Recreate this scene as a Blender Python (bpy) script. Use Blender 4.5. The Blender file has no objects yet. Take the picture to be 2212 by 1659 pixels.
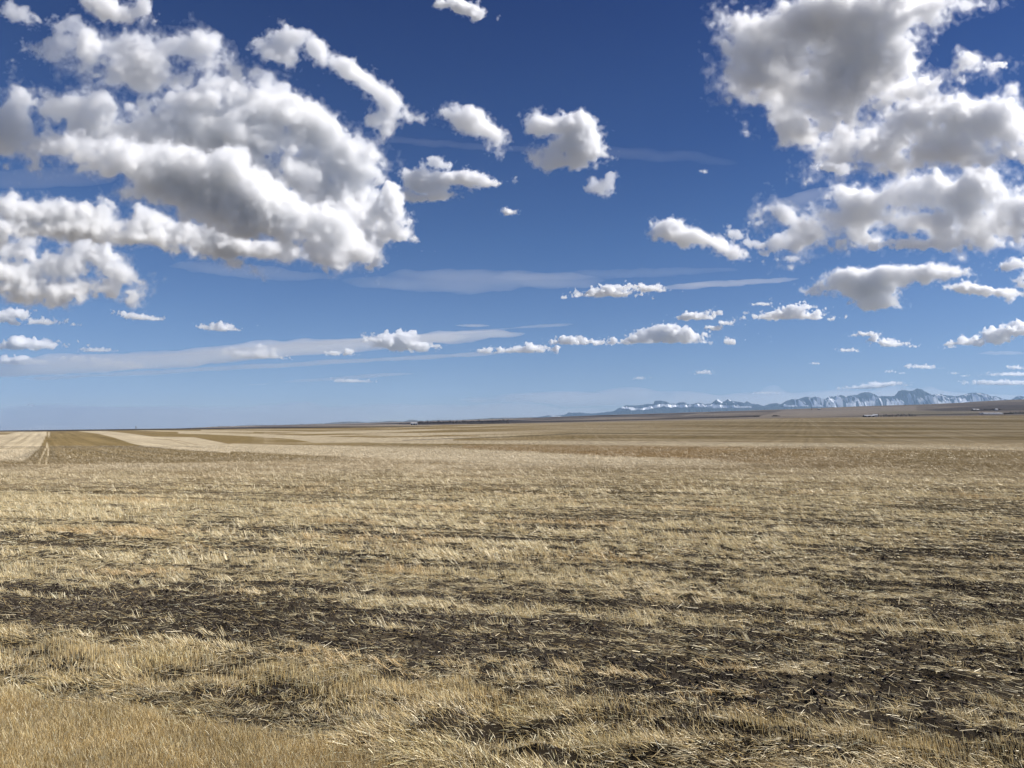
import bpy, math, random
import numpy as np
from math import radians as R
scene = bpy.context.scene
COL = scene.collection
PI = math.pi

# ------------------------------------------------------------------ camera model
W2, H2, FPX = 2212.0, 1659.0, 1609.0      # measuring frame of the photograph
PITCH = R(3.40)
EYE = 4.2
def ray(px, py):
    """unit direction of a measured point"""
    a = (px - W2/2)/FPX; b = -(py - H2/2)/FPX
    y = math.cos(PITCH) - b*math.sin(PITCH); z = math.sin(PITCH) + b*math.cos(PITCH)
    v = np.array([a, y, z]); return v/np.linalg.norm(v)
cd = bpy.data.cameras.new("camera"); cam = bpy.data.objects.new("camera", cd); COL.objects.link(cam)
cam.location = (0, 0, EYE); cam.rotation_euler = (PI/2 + PITCH, 0, 0)
cd.sensor_width = 36; cd.lens = 36*FPX/W2; cd.clip_start = 0.1; cd.clip_end = 300000
scene.camera = cam

# ------------------------------------------------------------------ light and sky
SUN_EL, SUN_AZ = R(42), R(92)               # azimuth to the right of the view (+Y)
sd = np.array([math.cos(SUN_EL)*math.sin(SUN_AZ), math.cos(SUN_EL)*math.cos(SUN_AZ), math.sin(SUN_EL)])
sl = bpy.data.lights.new("sun", 'SUN'); so = bpy.data.objects.new("sun", sl); COL.objects.link(so)
sl.energy = 5.0; sl.angle = R(0.53); sl.color = (1.0, 0.965, 0.92)
from mathutils import Vector, Matrix
so.rotation_euler = Vector(sd).to_track_quat('Z', 'Y').to_euler()
so.location = (0, 0, 60)
world = bpy.data.worlds.new("World"); scene.world = world; world.use_nodes = True
nt = world.node_tree; nt.nodes.clear()
sky = nt.nodes.new('ShaderNodeTexSky'); sky.sky_type = 'NISHITA'; sky.sun_disc = False
sky.sun_elevation = SUN_EL; sky.sun_rotation = SUN_AZ
sky.altitude = 900; sky.air_density = 1.0; sky.dust_density = 0.1; sky.ozone_density = 3.0
hs = nt.nodes.new('ShaderNodeMix'); hs.data_type = 'RGBA'; hs.blend_type = 'MULTIPLY'; hs.inputs[0].default_value = 1
tc = nt.nodes.new('ShaderNodeTexCoord'); sx = nt.nodes.new('ShaderNodeSeparateXYZ'); nt.links.new(tc.outputs['Generated'], sx.inputs[0])
rp = nt.nodes.new('ShaderNodeValToRGB'); nt.links.new(sx.outputs['Z'], rp.inputs[0])
el = rp.color_ramp.elements
SKY = [(0.0, (.98, 1.0, 1.30)), (.05, (.86, .95, 1.29)), (.14, (.70, .87, 1.22)), (.24, (.46, .70, 1.10)), (.36, (.25, .48, .93)), (.50, (.10, .29, .75)), (1.0, (.08, .24, .66))]
while len(el) < len(SKY): el.new(.5)
for e_, (p_, c_) in zip(el, SKY): e_.position = p_; e_.color = (*c_, 1)
bg = nt.nodes.new('ShaderNodeBackground'); bg.inputs['Strength'].default_value = 0.047
wo = nt.nodes.new('ShaderNodeOutputWorld')
nt.links.new(sky.outputs[0], hs.inputs[6]); nt.links.new(rp.outputs[0], hs.inputs[7]); nt.links.new(hs.outputs[2], bg.inputs[0]); nt.links.new(bg.outputs[0], wo.inputs[0])
vs = scene.view_settings; vs.view_transform = 'Standard'; vs.look = 'None'; vs.exposure = 0.48; vs.gamma = 1
cy = scene.cycles
cy.use_denoising = True
try: cy.denoiser = 'OPENIMAGEDENOISE'
except Exception: pass
cy.use_adaptive_sampling = True; cy.adaptive_threshold = 0.02
cy.max_bounces = 22; cy.volume_bounces = 20; cy.diffuse_bounces = 3; cy.glossy_bounces = 1
cy.transparent_max_bounces = 32; cy.transmission_bounces = 2
cy.sample_clamp_indirect = 6

# ------------------------------------------------------------------ mesh helpers
def mesh_from_arrays(name, co, quads, smooth=False):
    me = bpy.data.meshes.new(name)
    nv, nf = len(co), len(quads); k = quads.shape[1]
    me.vertices.add(nv); me.vertices.foreach_set('co', np.ascontiguousarray(co, dtype=np.float32).ravel())
    me.loops.add(nf*k); me.loops.foreach_set('vertex_index', np.ascontiguousarray(quads, dtype=np.int32).ravel())
    me.polygons.add(nf); me.polygons.foreach_set('loop_start', np.arange(0, nf*k, k, dtype=np.int32))
    me.polygons.foreach_set('loop_total', np.full(nf, k, dtype=np.int32))
    me.polygons.foreach_set('use_smooth', np.full(nf, smooth, dtype=bool))
    me.update(calc_edges=False)
    return me
def link(name, me, mat=None, parent=None):
    o = bpy.data.objects.new(name, me); COL.objects.link(o)
    if mat is not None: me.materials.append(mat)
    if parent is not None: o.parent = parent
    return o
def tag(o, label=None, cat=None, group=None, kind=None):
    if label: o['label'] = label
    if cat: o['category'] = cat
    if group: o['group'] = group
    if kind: o['kind'] = kind
    return o
def newmat(name):
    m = bpy.data.materials.new(name); m.use_nodes = True; m.node_tree.nodes.clear()
    return m, m.node_tree.nodes, m.node_tree.links

# ------------------------------------------------------------------ lattice noise (cubic B-spline value noise on a regular grid)
def spl(n, s, off):
    """B-spline matrix from a lattice to n samples, s samples per lattice cell"""
    t = np.arange(n)/s + off; i = np.floor(t).astype(int); f = t - i
    m = int(i[-1]) + 4; M = np.zeros((n, m), np.float32); r = np.arange(n)
    M[r, i] += (1-f)**3/6; M[r, i+1] += (3*f**3 - 6*f**2 + 4)/6
    M[r, i+2] += (-3*f**3 + 3*f**2 + 3*f + 1)/6; M[r, i+3] += f**3/6
    return M
def lat(rng, shape, s):
    Ms = [spl(n, sc, rng.random()) for n, sc in zip(shape, s)]
    L = rng.standard_normal([M.shape[1] for M in Ms]).astype(np.float32)*1.9
    for ax, M in enumerate(Ms):
        L = np.moveaxis(np.tensordot(M, L, axes=(1, ax)), 0, ax)
    return L                                  # about unit variance
def surface_nets(f):
    """quads of the surface f = 0 (inside f > 0); vertices in grid units"""
    ins = f > 0
    nx, ny, nz = f.shape
    cnt = np.zeros((nx-1, ny-1, nz-1), np.int8)
    offs = [(a, b, c) for a in (0, 1) for b in (0, 1) for c in (0, 1)]
    for a, b, c in offs: cnt += ins[a:nx-1+a, b:ny-1+b, c:nz-1+c]
    act = (cnt > 0) & (cnt < 8)
    I = np.array(np.nonzero(act)).T
    if len(I) == 0: return None, None
    vid = np.full(act.shape, -1, np.int32); vid[act] = np.arange(len(I))
    vals = {o: f[I[:, 0]+o[0], I[:, 1]+o[1], I[:, 2]+o[2]] for o in offs}
    acc = np.zeros((len(I), 3), np.float32); n = np.zeros(len(I), np.float32)
    for o in offs:
        for ax in range(3):
            if o[ax]: continue
            p = list(o); p[ax] = 1; p = tuple(p)
            a, b = vals[o], vals[p]; x = (a > 0) != (b > 0)
            d = np.where(x, a - b, 1); t = np.where(x, a/d, 0)
            for k in range(3):
                acc[:, k] += np.where(x, (t if k == ax else o[k]), 0)
            n += x
    V = I + acc/n[:, None]
    Q = []
    for ax in range(3):
        s0 = [slice(1, -1)]*3; s1 = [slice(1, -1)]*3
        s0[ax] = slice(0, -1); s1[ax] = slice(1, None)
        a, b = ins[tuple(s0)], ins[tuple(s1)]
        E = np.array(np.nonzero(a != b)).T
        fl = a[tuple(E.T)]
        E = E + np.array([0 if k == ax else 1 for k in range(3)])
        u, v = (ax+1) % 3, (ax+2) % 3
        def cell(du, dv):
            C = E.copy(); C[:, u] += du; C[:, v] += dv
            return vid[C[:, 0], C[:, 1], C[:, 2]]
        q = np.stack([cell(-1, -1), cell(0, -1), cell(0, 0), cell(-1, 0)], 1)
        q[~fl] = q[~fl][:, ::-1]
        Q.append(q)
    return V.astype(np.float32), np.concatenate(Q)
# ------------------------------------------------------------------ the lie of the land
PXC = np.array([-900, 0, 550, 1100, 1650, 2212, 3100], float)
YN = np.array([100, 200, 300, 480, 1000, 1800, 2100, 3200], float)
YT = np.array([[992]*7,
    [975, 975, 974, 973, 972, 971, 970],
    [965.5, 965.5, 964.5, 963, 961, 960, 958],
    [953, 953, 951, 949, 946, 944, 942],
    [938, 938, 935, 930, 923, 917, 908],
    [931, 931, 924.5, 915.6, 904, 897, 884],
    [930, 930, 923.6, 914.8, 902.5, 895.5, 880],
    [932, 932, 923.4, 911, 893, 880, 860]], float)
RX = np.array([-900, 0, 300, 450, 550, 770, 960, 1100, 1300, 1424, 1574, 1700, 1860, 2000, 2080, 2157, 2212, 2600, 3100], float)
RY = np.array([936, 936, 930, 922.5, 919.5, 914.5, 909, 904.5, 896.5, 893, 888, 884, 877.5, 873, 869, 864.6, 862, 852, 850], float)
YR = 4800.0
def slope_of(py): return np.tan(PITCH + np.arctan((H2/2 - py)/FPX))
def vnoise(x, y, seed):
    """smooth value noise, about -1 .. 1"""
    i = np.floor(x).astype(np.int64); j = np.floor(y).astype(np.int64); fx = x - i; fy = y - j
    fx = fx*fx*(3-2*fx); fy = fy*fy*(3-2*fy)
    def h(a, b):
        n = (a*374761393 + b*668265263 + seed*974634777) & 0xffffffff
        n = ((n ^ (n >> 13))*1274126177) & 0xffffffff
        n = n ^ (n >> 16)
        return (n & 0xffff)/32767.5 - 1
    return (h(i, j)*(1-fx) + h(i+1, j)*fx)*(1-fy) + (h(i, j+1)*(1-fx) + h(i+1, j+1)*fx)*fy
def fbm2(x, y, seed, o=4, g=0.5):
    s = 0; a = 1; t = 0
    for k in range(o):
        s = s + a*vnoise(x*2**k + 17.3*k, y*2**k - 9.1*k, seed + k); t += a; a *= g
    return s/t
def rowc(x, y): return (y + 0.26*x)/1.033, (x - 0.26*y)/1.033      # across / along the seeding rows
def near_relief(x, y):
    r, t = rowc(x, y)
    edge = 12.1 - .05*t + 0.5*vnoise(t*0.25, t*0 + 3.0, 5)
    verge = np.clip((edge - r)/0.9, 0, 1)
    corner = np.clip((9.0 + .25*vnoise(x*.9, y*.9, 16) - (y + 0.39*x))/0.4, 0, 1)*verge
    z = verge*(0.05 + (1-corner)*(0.14*fbm2(x*1.05, y*1.25, 11, 3) + 0.07*vnoise(x*2.3, y*3.0, 14) - .05*np.abs(vnoise(x*1.4, y*1.9, 15)))) + 0.10*verge*np.clip((12 - r)/5, 0, 1)
    fld = (1-verge)*np.clip((90 - y)/50, 0, 1)
    z = z + fld*(0.02*np.sin(r*2*PI/0.9 + 4*vnoise(t*.35, r*.3, 8)) + 0.06*fbm2(x*1.3, y*1.9, 21, 3) + 0.035*np.clip((45-y)/20, 0, 1)*fbm2(x*5.5, y*5.5, 24, 2))
    return z, verge, corner
def ground_z(x, y):
    x = np.asarray(x, float); y = np.asarray(y, float)
    r = np.hypot(x, y); az = np.arctan2(x, y); azc = np.clip(az, -R(50), R(50))
    Y = r*np.cos(azc); px = W2/2 + FPX*np.tan(azc)
    Z = np.zeros_like(x)
    nodes = [np.log(60.0)] + list(np.log(YN)) + [np.log(YR), np.log(7000), np.log(34000)]
    vals = [np.zeros_like(x)]
    for k, yy in enumerate(YN):
        vals.append(EYE + yy*slope_of(np.interp(px, PXC, YT[k])))
    vals[1] = np.zeros_like(x)
    top = EYE + YR*slope_of(np.interp(px, RX, RY)); vals.append(top)
    vals.append(np.minimum(top - 15, -12 + 0*top)); vals.append(np.full_like(x, -40.0))
    lY = np.log(np.maximum(Y, 1.0))
    Z = np.where(lY <= nodes[0], 0, Z)
    for k in range(len(nodes)-1):
        m = (lY > nodes[k]) & (lY <= nodes[k+1])
        f = (lY - nodes[k])/(nodes[k+1] - nodes[k])
        # quadratic start for the flat part, straight between the others
        if k == 0: f = f*f
        if k >= len(nodes)-3: f = f*f*(3-2*f)
        Z = np.where(m, vals[k]*(1-f) + vals[k+1]*f, Z)
    Z = np.where(lY > nodes[-1], vals[-1], Z)
    Z = Z - np.where(Y > 5000, (Y-5000)**2/(2*6.371e6), 0)
    Z = Z + np.clip((Y-1900)/800, 0, 1)*np.clip((9000-Y)/3000, 0, 1)*(Y*0.0003)*fbm2(x/420, y/420, 61, 3)*np.clip((YR*1.02 - Y)/1500, 0.0, 1)
    nr = Y < 95
    if nr.any():
        Z = Z.copy(); Z[nr] += near_relief(x[nr], y[nr])[0]
    return Z
def to_px(x, y, z):
    d = y*math.cos(PITCH) + (z-EYE)*math.sin(PITCH); d = np.where(d > 0.1, d, 0.1)
    return W2/2 + FPX*x/d, H2/2 - FPX*(-(y)*math.sin(PITCH) + (z-EYE)*math.cos(PITCH))/d

# ------------------------------------------------------------------ the ground sheet with its fields
def poly_mask(px, py, pts, soft=0.7):
    """soft inside test of a polygon on the land as measured"""
    P = np.array(pts, float); n = len(P); ins = np.zeros(px.shape, bool); dmin = np.full(px.shape, 1e9)
    for i in range(n):
        a, b = P[i], P[(i+1) % n]
        c = ((a[1] > py) != (b[1] > py)) & (px < (b[0]-a[0])*(py-a[1])/((b[1]-a[1]) if b[1] != a[1] else 1e-9) + a[0])
        ins ^= c
        e = b - a; t = np.clip(((px-a[0])*e[0] + (py-a[1])*e[1])/max(e@e, 1e-9), 0, 1)
        dmin = np.minimum(dmin, np.hypot(px-a[0]-t*e[0], py-a[1]-t*e[1]))
    return np.clip(0.5 + np.where(ins, dmin, -dmin)/(2*soft), 0, 1)
def c1(*pts): return [(x*.248, 822.9 + y*.248) for x, y in pts]
def c8(*pts): return [(384 + x*.1984, 877.8 + y*.1984) for x, y in pts]
PALE = np.array([.39, .322, .213]); TAN = np.array([.285, .217, .120]); BROWN = np.array([.165, .120, .055]); RUST = np.array([.205, .135, .058])
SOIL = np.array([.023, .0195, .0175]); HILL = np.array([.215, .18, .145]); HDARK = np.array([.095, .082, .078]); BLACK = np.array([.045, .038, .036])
def line_mask(px, py, pts, w):
    P = np.array(pts, float); dm = np.full(px.shape, 1e9)
    for a, b in zip(P[:-1], P[1:]):
        e = b[:2]-a[:2]; t = np.clip(((px-a[0])*e[0] + (py-a[1])*e[1])/(e@e), 0, 1)
        dm = np.minimum(dm, np.hypot(px-a[0]-t*e[0], py-a[1]-t*e[1]) / (a[2]*(1-t) + b[2]*t if P.shape[1] > 2 else w))
    return np.clip(1.5 - dm, 0, 1)
def paint(x, y, z, near=True):
    px, py = to_px(x, y, z); Y = y
    C = np.zeros(x.shape + (3,)); C[:] = TAN
    def mix(m, col): 
        m = np.asarray(m)[..., None]; C[:] = C*(1-m) + col*m
    n1 = fbm2(x/9, y/16, 71, 4); n2 = fbm2(x/60, y/22, 75, 3)
    # ---- mid field, 95 - 330 m
    wob = 1.6*vnoise(px/60, py/9, 81) + 0.8*vnoise(px/17, py/5, 82)
    q = py + wob
    left = np.clip((560 - px)/240, 0, 1)
    mix(np.clip(.5 + .6*n1, 0, 1)*.5, PALE)
    # rows of thinner and thicker straw
    s = vnoise(px/260, q/7.0, 83) + .6*vnoise(px/120, q/3.2, 84)
    mix(np.clip(s*.6, 0, .75), BROWN); mix(np.clip(-s*.7, 0, .7), PALE)
    top = np.interp(px, [-900, 0, 550, 1100, 1650, 2212, 3100], [931, 931, 924.5, 915.6, 904, 897, 884])
    # long brown middle right, lying in faint streaks
    far = np.clip((958 - py)/10, 0, 1)*np.clip((px-980)/260, 0, 1)
    mix(far, TAN*.78)
    st = vnoise(px/420 + py*.05, (py - .004*px)/2.1, 85)*.9 + .6*vnoise(px/150, py/1.2, 86)
    mix(far*np.clip(st*1.2, 0, .85), BROWN*.95); mix(far*np.clip(-st*.8, 0, .5), PALE*.85)
    # ---- traced strips of the left half
    mix(poly_mask(px, py, c1((395, 430), (1250, 425), (2300, 408), (2300, 560), (2000, 560), (1260, 572), (2500, 640), (3000, 672), (2600, 690), (1800, 712), (0, 730), (0, 430))), BROWN*1.12)
    mix(poly_mask(px, py, c1((-900, 440), (412, 442), (405, 470), (345, 590), (300, 625), (225, 700), (-900, 705))), PALE)
    mix(poly_mask(px, py, c1((-300, 447), (130, 447), (60, 468), (-300, 475)), .4)*.8, BROWN)
    mix(poly_mask(px, py, c1((-900, 593), (350, 583), (350, 589), (-900, 600)), .4)*.7, BROWN)
    cz = np.clip((px-540)/60, 0, 1)*np.clip((1230-px)/220, 0, 1)*np.clip((958-py)/2, 0, 1)*np.clip((py-top)/1, 0, 1)
    mix(cz, TAN*.9); sc_ = vnoise((px + 9*py)/230, (py - top + .006*px)/2.6, 87) + .35*vnoise(px/60, (py - top)/1.3, 88)
    mix(cz*np.clip(sc_*2.5+.3, 0, .9), BROWN*1.1); mix(cz*np.clip(-sc_*2.5-.1, 0, .85), PALE)
    strip = c1((680, 438), (920, 436), (1100, 455), (1330, 485), (1690, 490), (1870, 525), (2000, 549)) + c8((600, 402), (1400, 400), (2212, 399), (2900, 388), (2900, 420), (2212, 424), (1400, 428), (700, 432)) + c1((2000, 628), (1650, 605), (1450, 590), (1260, 571), (1130, 540), (1000, 495), (860, 460))
    mix(poly_mask(px, py, strip), PALE)
    mix(poly_mask(px, py, [(800, 951.5), (1106, 951.5), (1400, 953), (1800, 958), (2000, 962), (2300, 968), (2300, 975), (2000, 969), (1800, 965), (1500, 963), (1106, 959.5), (800, 956.5)], 1.5)*.8, PALE)
    mix(poly_mask(px, py, [(310, 962), (500, 959.5), (560, 959), (800, 965.5), (1106, 974), (1300, 984), (1530, 994), (1700, 1004), (1530, 1006), (1106, 1006), (850, 992), (700, 984), (500, 974)], 2.0)*.85, PALE)
    mix(poly_mask(px, py, [(480, 957.8), (800, 957), (1106, 960), (1106, 967), (800, 964.5), (550, 959.6)], .6)*.9, BROWN*1.1)
    rb = np.clip((px-1500)/500, 0, 1)[..., None]
    m_ = (poly_mask(px, py, [(1000, 962), (1106, 960.5), (1300, 962), (1600, 966), (1800, 969), (2000, 972), (2212, 976), (2500, 980), (2500, 1022), (2212, 1016), (1950, 1013), (1700, 1008), (1530, 996), (1300, 985), (1106, 974), (1000, 968)], 2.5)*np.clip(.85+.5*n1, 0, 1))[..., None]
    C[:] = C*(1-m_) + m_*(RUST*(1-rb) + BROWN*1.2*rb)
    stripD = c8((0, 272), (350, 285), (900, 300), (1500, 325), (2212, 345), (3000, 335), (3000, 372), (2300, 376), (2212, 392), (1500, 396), (1250, 357), (900, 331), (350, 306), (0, 296))
    mix(poly_mask(px, py, stripD, .6)*.9, PALE)
    mix(poly_mask(px, py, c1((1160, 430), (1400, 431), (2212, 442), (2212, 449), (1800, 447), (1400, 440)), .5)*.9, PALE)
    mix(poly_mask(px, py, c8((250, 255), (1100, 268), (2212, 290), (3600, 285), (3600, 292), (2212, 302), (1100, 280), (250, 266)), .5)*.8, PALE)
    mix(poly_mask(px, py, c8((500, 244), (1400, 248), (2400, 262), (2400, 268), (1400, 256), (500, 250)), .4)*.6, PALE)
    # drill rows running out to the skyline
    dl = np.clip((y-90)/40, 0, 1)*np.clip((2000-y)/600, 0, 1)
    s1 = x + .622*y; s2 = x - .40*y
    k1 = 1 + dl*left*(.20*vnoise(s1/1.3, y/160, 95) + .16*vnoise(s1/5, y/300, 96)); k2 = 1 + dl*np.clip((px-1250)/300, 0, 1)*.14*vnoise(s2/2.2, y/200, 97)
    C[:] = C*(k1*k2)[..., None]
    mix(dl*left*.5*np.exp(-((py - 965.6 - .6*vnoise(px/40, 0*px, 98))/.7)**2), SOIL*2.5)
    # wheel tracks
    for pts in (c1((428, 446), (409, 575), (390, 605), (343, 718)), c1((437, 446), (427, 580), (405, 718))):
        P = [(p[0], p[1],   .5 + (p[1]-933)/75*1.6) for p in pts]
        mix(line_mask(px, py, P, 1), PALE*1.15)
    for pts in (c1((195, 462), (90, 520), (0, 580)), c1((270, 468), (180, 520), (90, 590), (60, 600)), c1((250, 480), (120, 590)), c1((1340, 502), (1480, 515), (1640, 560)), c1((1440, 505), (1560, 520), (1720, 558))):
        mix(line_mask(px, py, [(p[0], p[1], .6) for p in pts], 1)*.55, BROWN)
    for pts in ([(1720, 897), (1752, 914), (1770, 925)], [(1745, 905), (1765, 917)], [(1810, 931), (1840, 936), (1880, 943)], [(1842, 931), (1870, 942)], [(1240, 945), (1280, 957), (1340, 985)], [(1262, 915), (1300, 955)], [(2010, 935), (2130, 960), (2212, 972)]):
        mix(line_mask(px, py, [(p[0], p[1], .7) for p in pts], 1)*.4, PALE)
    mix(line_mask(px, py, [(c[0], c[1], .9) for c in [(870, 951), (1130, 942.5), (1250, 936), (1400, 936)]], 1)*.5, SOIL*1.6)
    # ---- the dark ploughed strip on the left skyline, the shelterbelt strip, the hills
    mix(np.clip((top + .3 - py)/.8, 0, 1), HILL*.85)
    mix(poly_mask(px, py, [(-900, 933.2), (0, 932.6), (105, 931.8), (300, 929.3), (560, 926), (800, 923.2), (930, 920.6), (930, 919.6), (800, 921), (560, 922), (300, 925), (0, 928), (-900, 928)], .5), BLACK)
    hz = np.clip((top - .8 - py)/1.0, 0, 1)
    hn = fbm2(px/150, py/5, 91, 3)
    mix(hz*np.clip(.3 + hn, 0, .6), HILL*1.1)
    mix(hz*np.clip(-hn*1.4, 0, .6), HDARK*1.1)
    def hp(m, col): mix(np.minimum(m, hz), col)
    hp(poly_mask(px, py, [(900, 919), (1098, 914.5), (1400, 907), (1640, 900.5), (1645, 897), (1400, 904.5), (1230, 908.5), (1100, 910), (1000, 912), (900, 913)], .7)*.9, BLACK)
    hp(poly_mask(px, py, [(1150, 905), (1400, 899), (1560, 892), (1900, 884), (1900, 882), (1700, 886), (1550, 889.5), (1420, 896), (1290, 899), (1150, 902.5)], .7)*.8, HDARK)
    hp(poly_mask(px, py, [(1470, 899), (1530, 890), (1536, 890), (1480, 899)], .5)*.6, HILL*1.4)
    hp(poly_mask(px, py, [(1640, 899), (1700, 885), (1980, 876), (1980, 889), (1860, 893), (1752, 898)], 1.2)*.7, HILL*1.15)
    hp(poly_mask(px, py, [(1757, 901), (1900, 898.5), (2095, 896), (2260, 893), (2260, 890.5), (2095, 893), (1900, 896.5)], .5)*.85, BLACK*1.3)
    hp(poly_mask(px, py, [(1990, 885.5), (2080, 879), (2160, 875.5), (2300, 875), (2300, 884), (2140, 887.5), (2030, 888)], 1.2)*.85, HDARK*.85)  # cloud shadow on the right hillside, painted into the ground colour
    hp(poly_mask(px, py, [(1900, 888), (2050, 889), (2110, 889), (2110, 893), (1980, 895), (1900, 893)], 1.0)*.6, np.array([.19, .17, .115]))
    # ---- near: bare soil under the straw
    if not near: return C
    nearm = np.clip((88 - y)/40, 0, 1)*(y > 0)
    r, t = rowc(x, y)
    soil = SOIL*(1 + .25*n1[..., None])
    m = np.asarray(nearm)[..., None]*.93
    litter = np.clip(fbm2(t*.5, r*2.0, 33, 3)*.22 + .0 + np.clip((y-30)/55, 0, .55), 0, .7)[..., None]
    C[:] = C*(1-m) + m*(soil*(1-litter) + TAN*.72*litter)
    nm = y < 95
    if nm.any():
        _, vg, co = near_relief(x[nm], y[nm])
        k = vg[:, None]; C[nm] = C[nm]*(1-k) + k*(np.array([.03, .0235, .016])*(1-co[:, None]) + co[:, None]*np.array([.2, .145, .07]))
    return C
def build_ground():
    rr = [0.0, 1.5, 3.5, 5.5]; r = 7.5
    while r < 33500:
        rr.append(r)
        r += 0.08 if r < 16 else (r*.006 if r < 60 else (r*.010 if r < 130 else (r*.0065 if r < 2600 else (r*.012 if r < 5300 else r*.06))))
    rr = np.array(rr)
    dense = np.tan(np.radians(np.linspace(-41, 41, 3)))  # bounds
    uu = np.arctan(np.linspace(math.tan(R(-41)), math.tan(R(41)), 860))
    az = np.concatenate([np.radians(np.linspace(-180, -42, 40)), uu, np.radians(np.linspace(42, 180, 40))])
    A, RR = np.meshgrid(az, rr, indexing='ij')
    x = RR*np.sin(A); y = RR*np.cos(A)
    z = ground_z(x.ravel(), y.ravel()).reshape(x.shape)
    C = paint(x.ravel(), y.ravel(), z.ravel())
    n, m = x.shape
    idx = np.arange(n*m).reshape(n, m)
    Q = np.stack([idx[:-1, :-1].ravel(), idx[:-1, 1:].ravel(), idx[1:, 1:].ravel(), idx[1:, :-1].ravel()], 1)
    me = mesh_from_arrays('ground', np.stack([x.ravel(), y.ravel(), z.ravel()], 1), Q[:, ::-1], True)
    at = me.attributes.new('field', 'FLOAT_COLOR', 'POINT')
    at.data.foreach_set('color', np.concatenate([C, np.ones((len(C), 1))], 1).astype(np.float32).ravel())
    mt, N, L = newmat('field_ground')
    a = N.new('ShaderNodeAttribute'); a.attribute_name = 'field'
    g = N.new('ShaderNodeNewGeometry')
    def noise(sx, sy, sz, det, rough=.6):
        mp = N.new('ShaderNodeMapping'); mp.inputs['Scale'].default_value = (sx, sy, sz); mp.inputs['Rotation'].default_value = (0, 0, R(14.5))
        t = N.new('ShaderNodeTexNoise'); t.inputs['Scale'].default_value = 1; t.inputs['Detail'].default_value = det; t.inputs['Roughness'].default_value = rough
        L.new(g.outputs['Position'], mp.inputs['Vector']); L.new(mp.outputs[0], t.inputs['Vector']); return t.outputs['Fac']
    def maprange(v, a0, a1, b0, b1):
        r = N.new('ShaderNodeMapRange'); r.inputs[1].default_value = a0; r.inputs[2].default_value = a1; r.inputs[3].default_value = b0; r.inputs[4].default_value = b1
        L.new(v, r.inputs[0]); return r.outputs[0]
    def mul(p, q):
        k = N.new('ShaderNodeMath'); k.operation = 'MULTIPLY'; L.new(p, k.inputs[0]); L.new(q, k.inputs[1]); return k.outputs[0]
    f = mul(maprange(noise(.9, .05, .3, 3), .3, .7, .62, 1.38), maprange(noise(.05, .35, .3, 4), .3, .7, .72, 1.28))
    f = mul(f, maprange(noise(5, 4, 4, 4), .3, .7, .7, 1.3))
    mx = N.new('ShaderNodeVectorMath'); mx.operation = 'SCALE'; L.new(a.outputs['Color'], mx.inputs[0]); L.new(f, mx.inputs['Scale'])
    d = N.new('ShaderNodeBsdfDiffuse'); d.inputs['Roughness'].default_value = .6; L.new(mx.outputs[0], d.inputs['Color'])
    b = N.new('ShaderNodeBump'); b.inputs['Strength'].default_value = .9; b.inputs['Distance'].default_value = .06
    L.new(noise(9, 9, 9, 5), b.inputs['Height']); L.new(b.outputs[0], d.inputs['Normal'])
    o = N.new('ShaderNodeOutputMaterial'); L.new(d.outputs[0], o.inputs['Surface'])
    ob = link('ground', me, mt); tag(ob, kind='structure'); return ob
build_ground()
# ------------------------------------------------------------------ straw, stubble and dry grass: every stalk a blade of its own
rng = np.random.default_rng(7)
def blades(name, base, direc, length, width, tint, bend, label, segs=1, mat=None):
    """base n x 3, direc n x 3 (unit), bend n x 3 added at the tip; flat tapering blades"""
    n = len(base)
    ref = np.array([sd[0]*.8, sd[1]*.8 - .75, sd[2]*.8 + .25]) + .62*rng.standard_normal((n, 3))   # stalks are round: the broad side turns to the light
    side = np.cross(direc, ref); side /= np.linalg.norm(side, axis=1)[:, None] + 1e-9
    lv = []
    for k in range(segs+1):
        f = k/segs
        c = base + direc*(length*f)[:, None] + bend*(f*f)
        w = (width*(1 - .45*f)/2)[:, None]
        lv += [c - side*w, c + side*w]
    V = np.stack(lv, 1).reshape(-1, 3)
    nv = 2*(segs+1); b = np.arange(n)*nv
    Q = np.concatenate([np.stack([b+2*k, b+2*k+1, b+2*k+3, b+2*k+2], 1) for k in range(segs)])
    me = mesh_from_arrays(name, V, Q, False)
    at = me.attributes.new('tint', 'FLOAT_COLOR', 'POINT')
    c = np.ones((n, nv, 4), np.float32); c[:, :, :3] = tint[:, None, :]
    at.data.foreach_set('color', c.ravel())
    o = link(name, me, mat); tag(o, label, kind='stuff'); return o
def strawmat():
    m, N, L = newmat('dry_straw')
    a = N.new('ShaderNodeAttribute'); a.attribute_name = 'tint'
    d = N.new('ShaderNodeBsdfDiffuse'); t = N.new('ShaderNodeBsdfTranslucent'); s = N.new('ShaderNodeMixShader'); s.inputs[0].default_value = .28
    L.new(a.outputs['Color'], d.inputs[0]); L.new(a.outputs['Color'], t.inputs[0]); L.new(d.outputs[0], s.inputs[1]); L.new(t.outputs[0], s.inputs[2])
    g = N.new('ShaderNodeBsdfGlossy'); g.inputs['Roughness'].default_value = .42; g.inputs['Color'].default_value = (.9, .85, .72, 1)
    s2 = N.new('ShaderNodeMixShader'); s2.inputs[0].default_value = .07; L.new(s.outputs[0], s2.inputs[1]); L.new(g.outputs[0], s2.inputs[2])
    o = N.new('ShaderNodeOutputMaterial'); L.new(s2.outputs[0], o.inputs['Surface']); return m
STRAW = strawmat()
PAL = np.array([[.67, .55, .305], [.57, .42, .18], [.45, .385, .25], [.29, .198, .088], [.75, .655, .43]])
def tints(n, w, dark=0.0):
    k = rng.choice(len(PAL), n, p=np.array(w)/sum(w)); c = PAL[k]*(1 + .18*rng.standard_normal((n, 1)))
    return np.clip(c*(1-dark), .03, .85)
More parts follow.
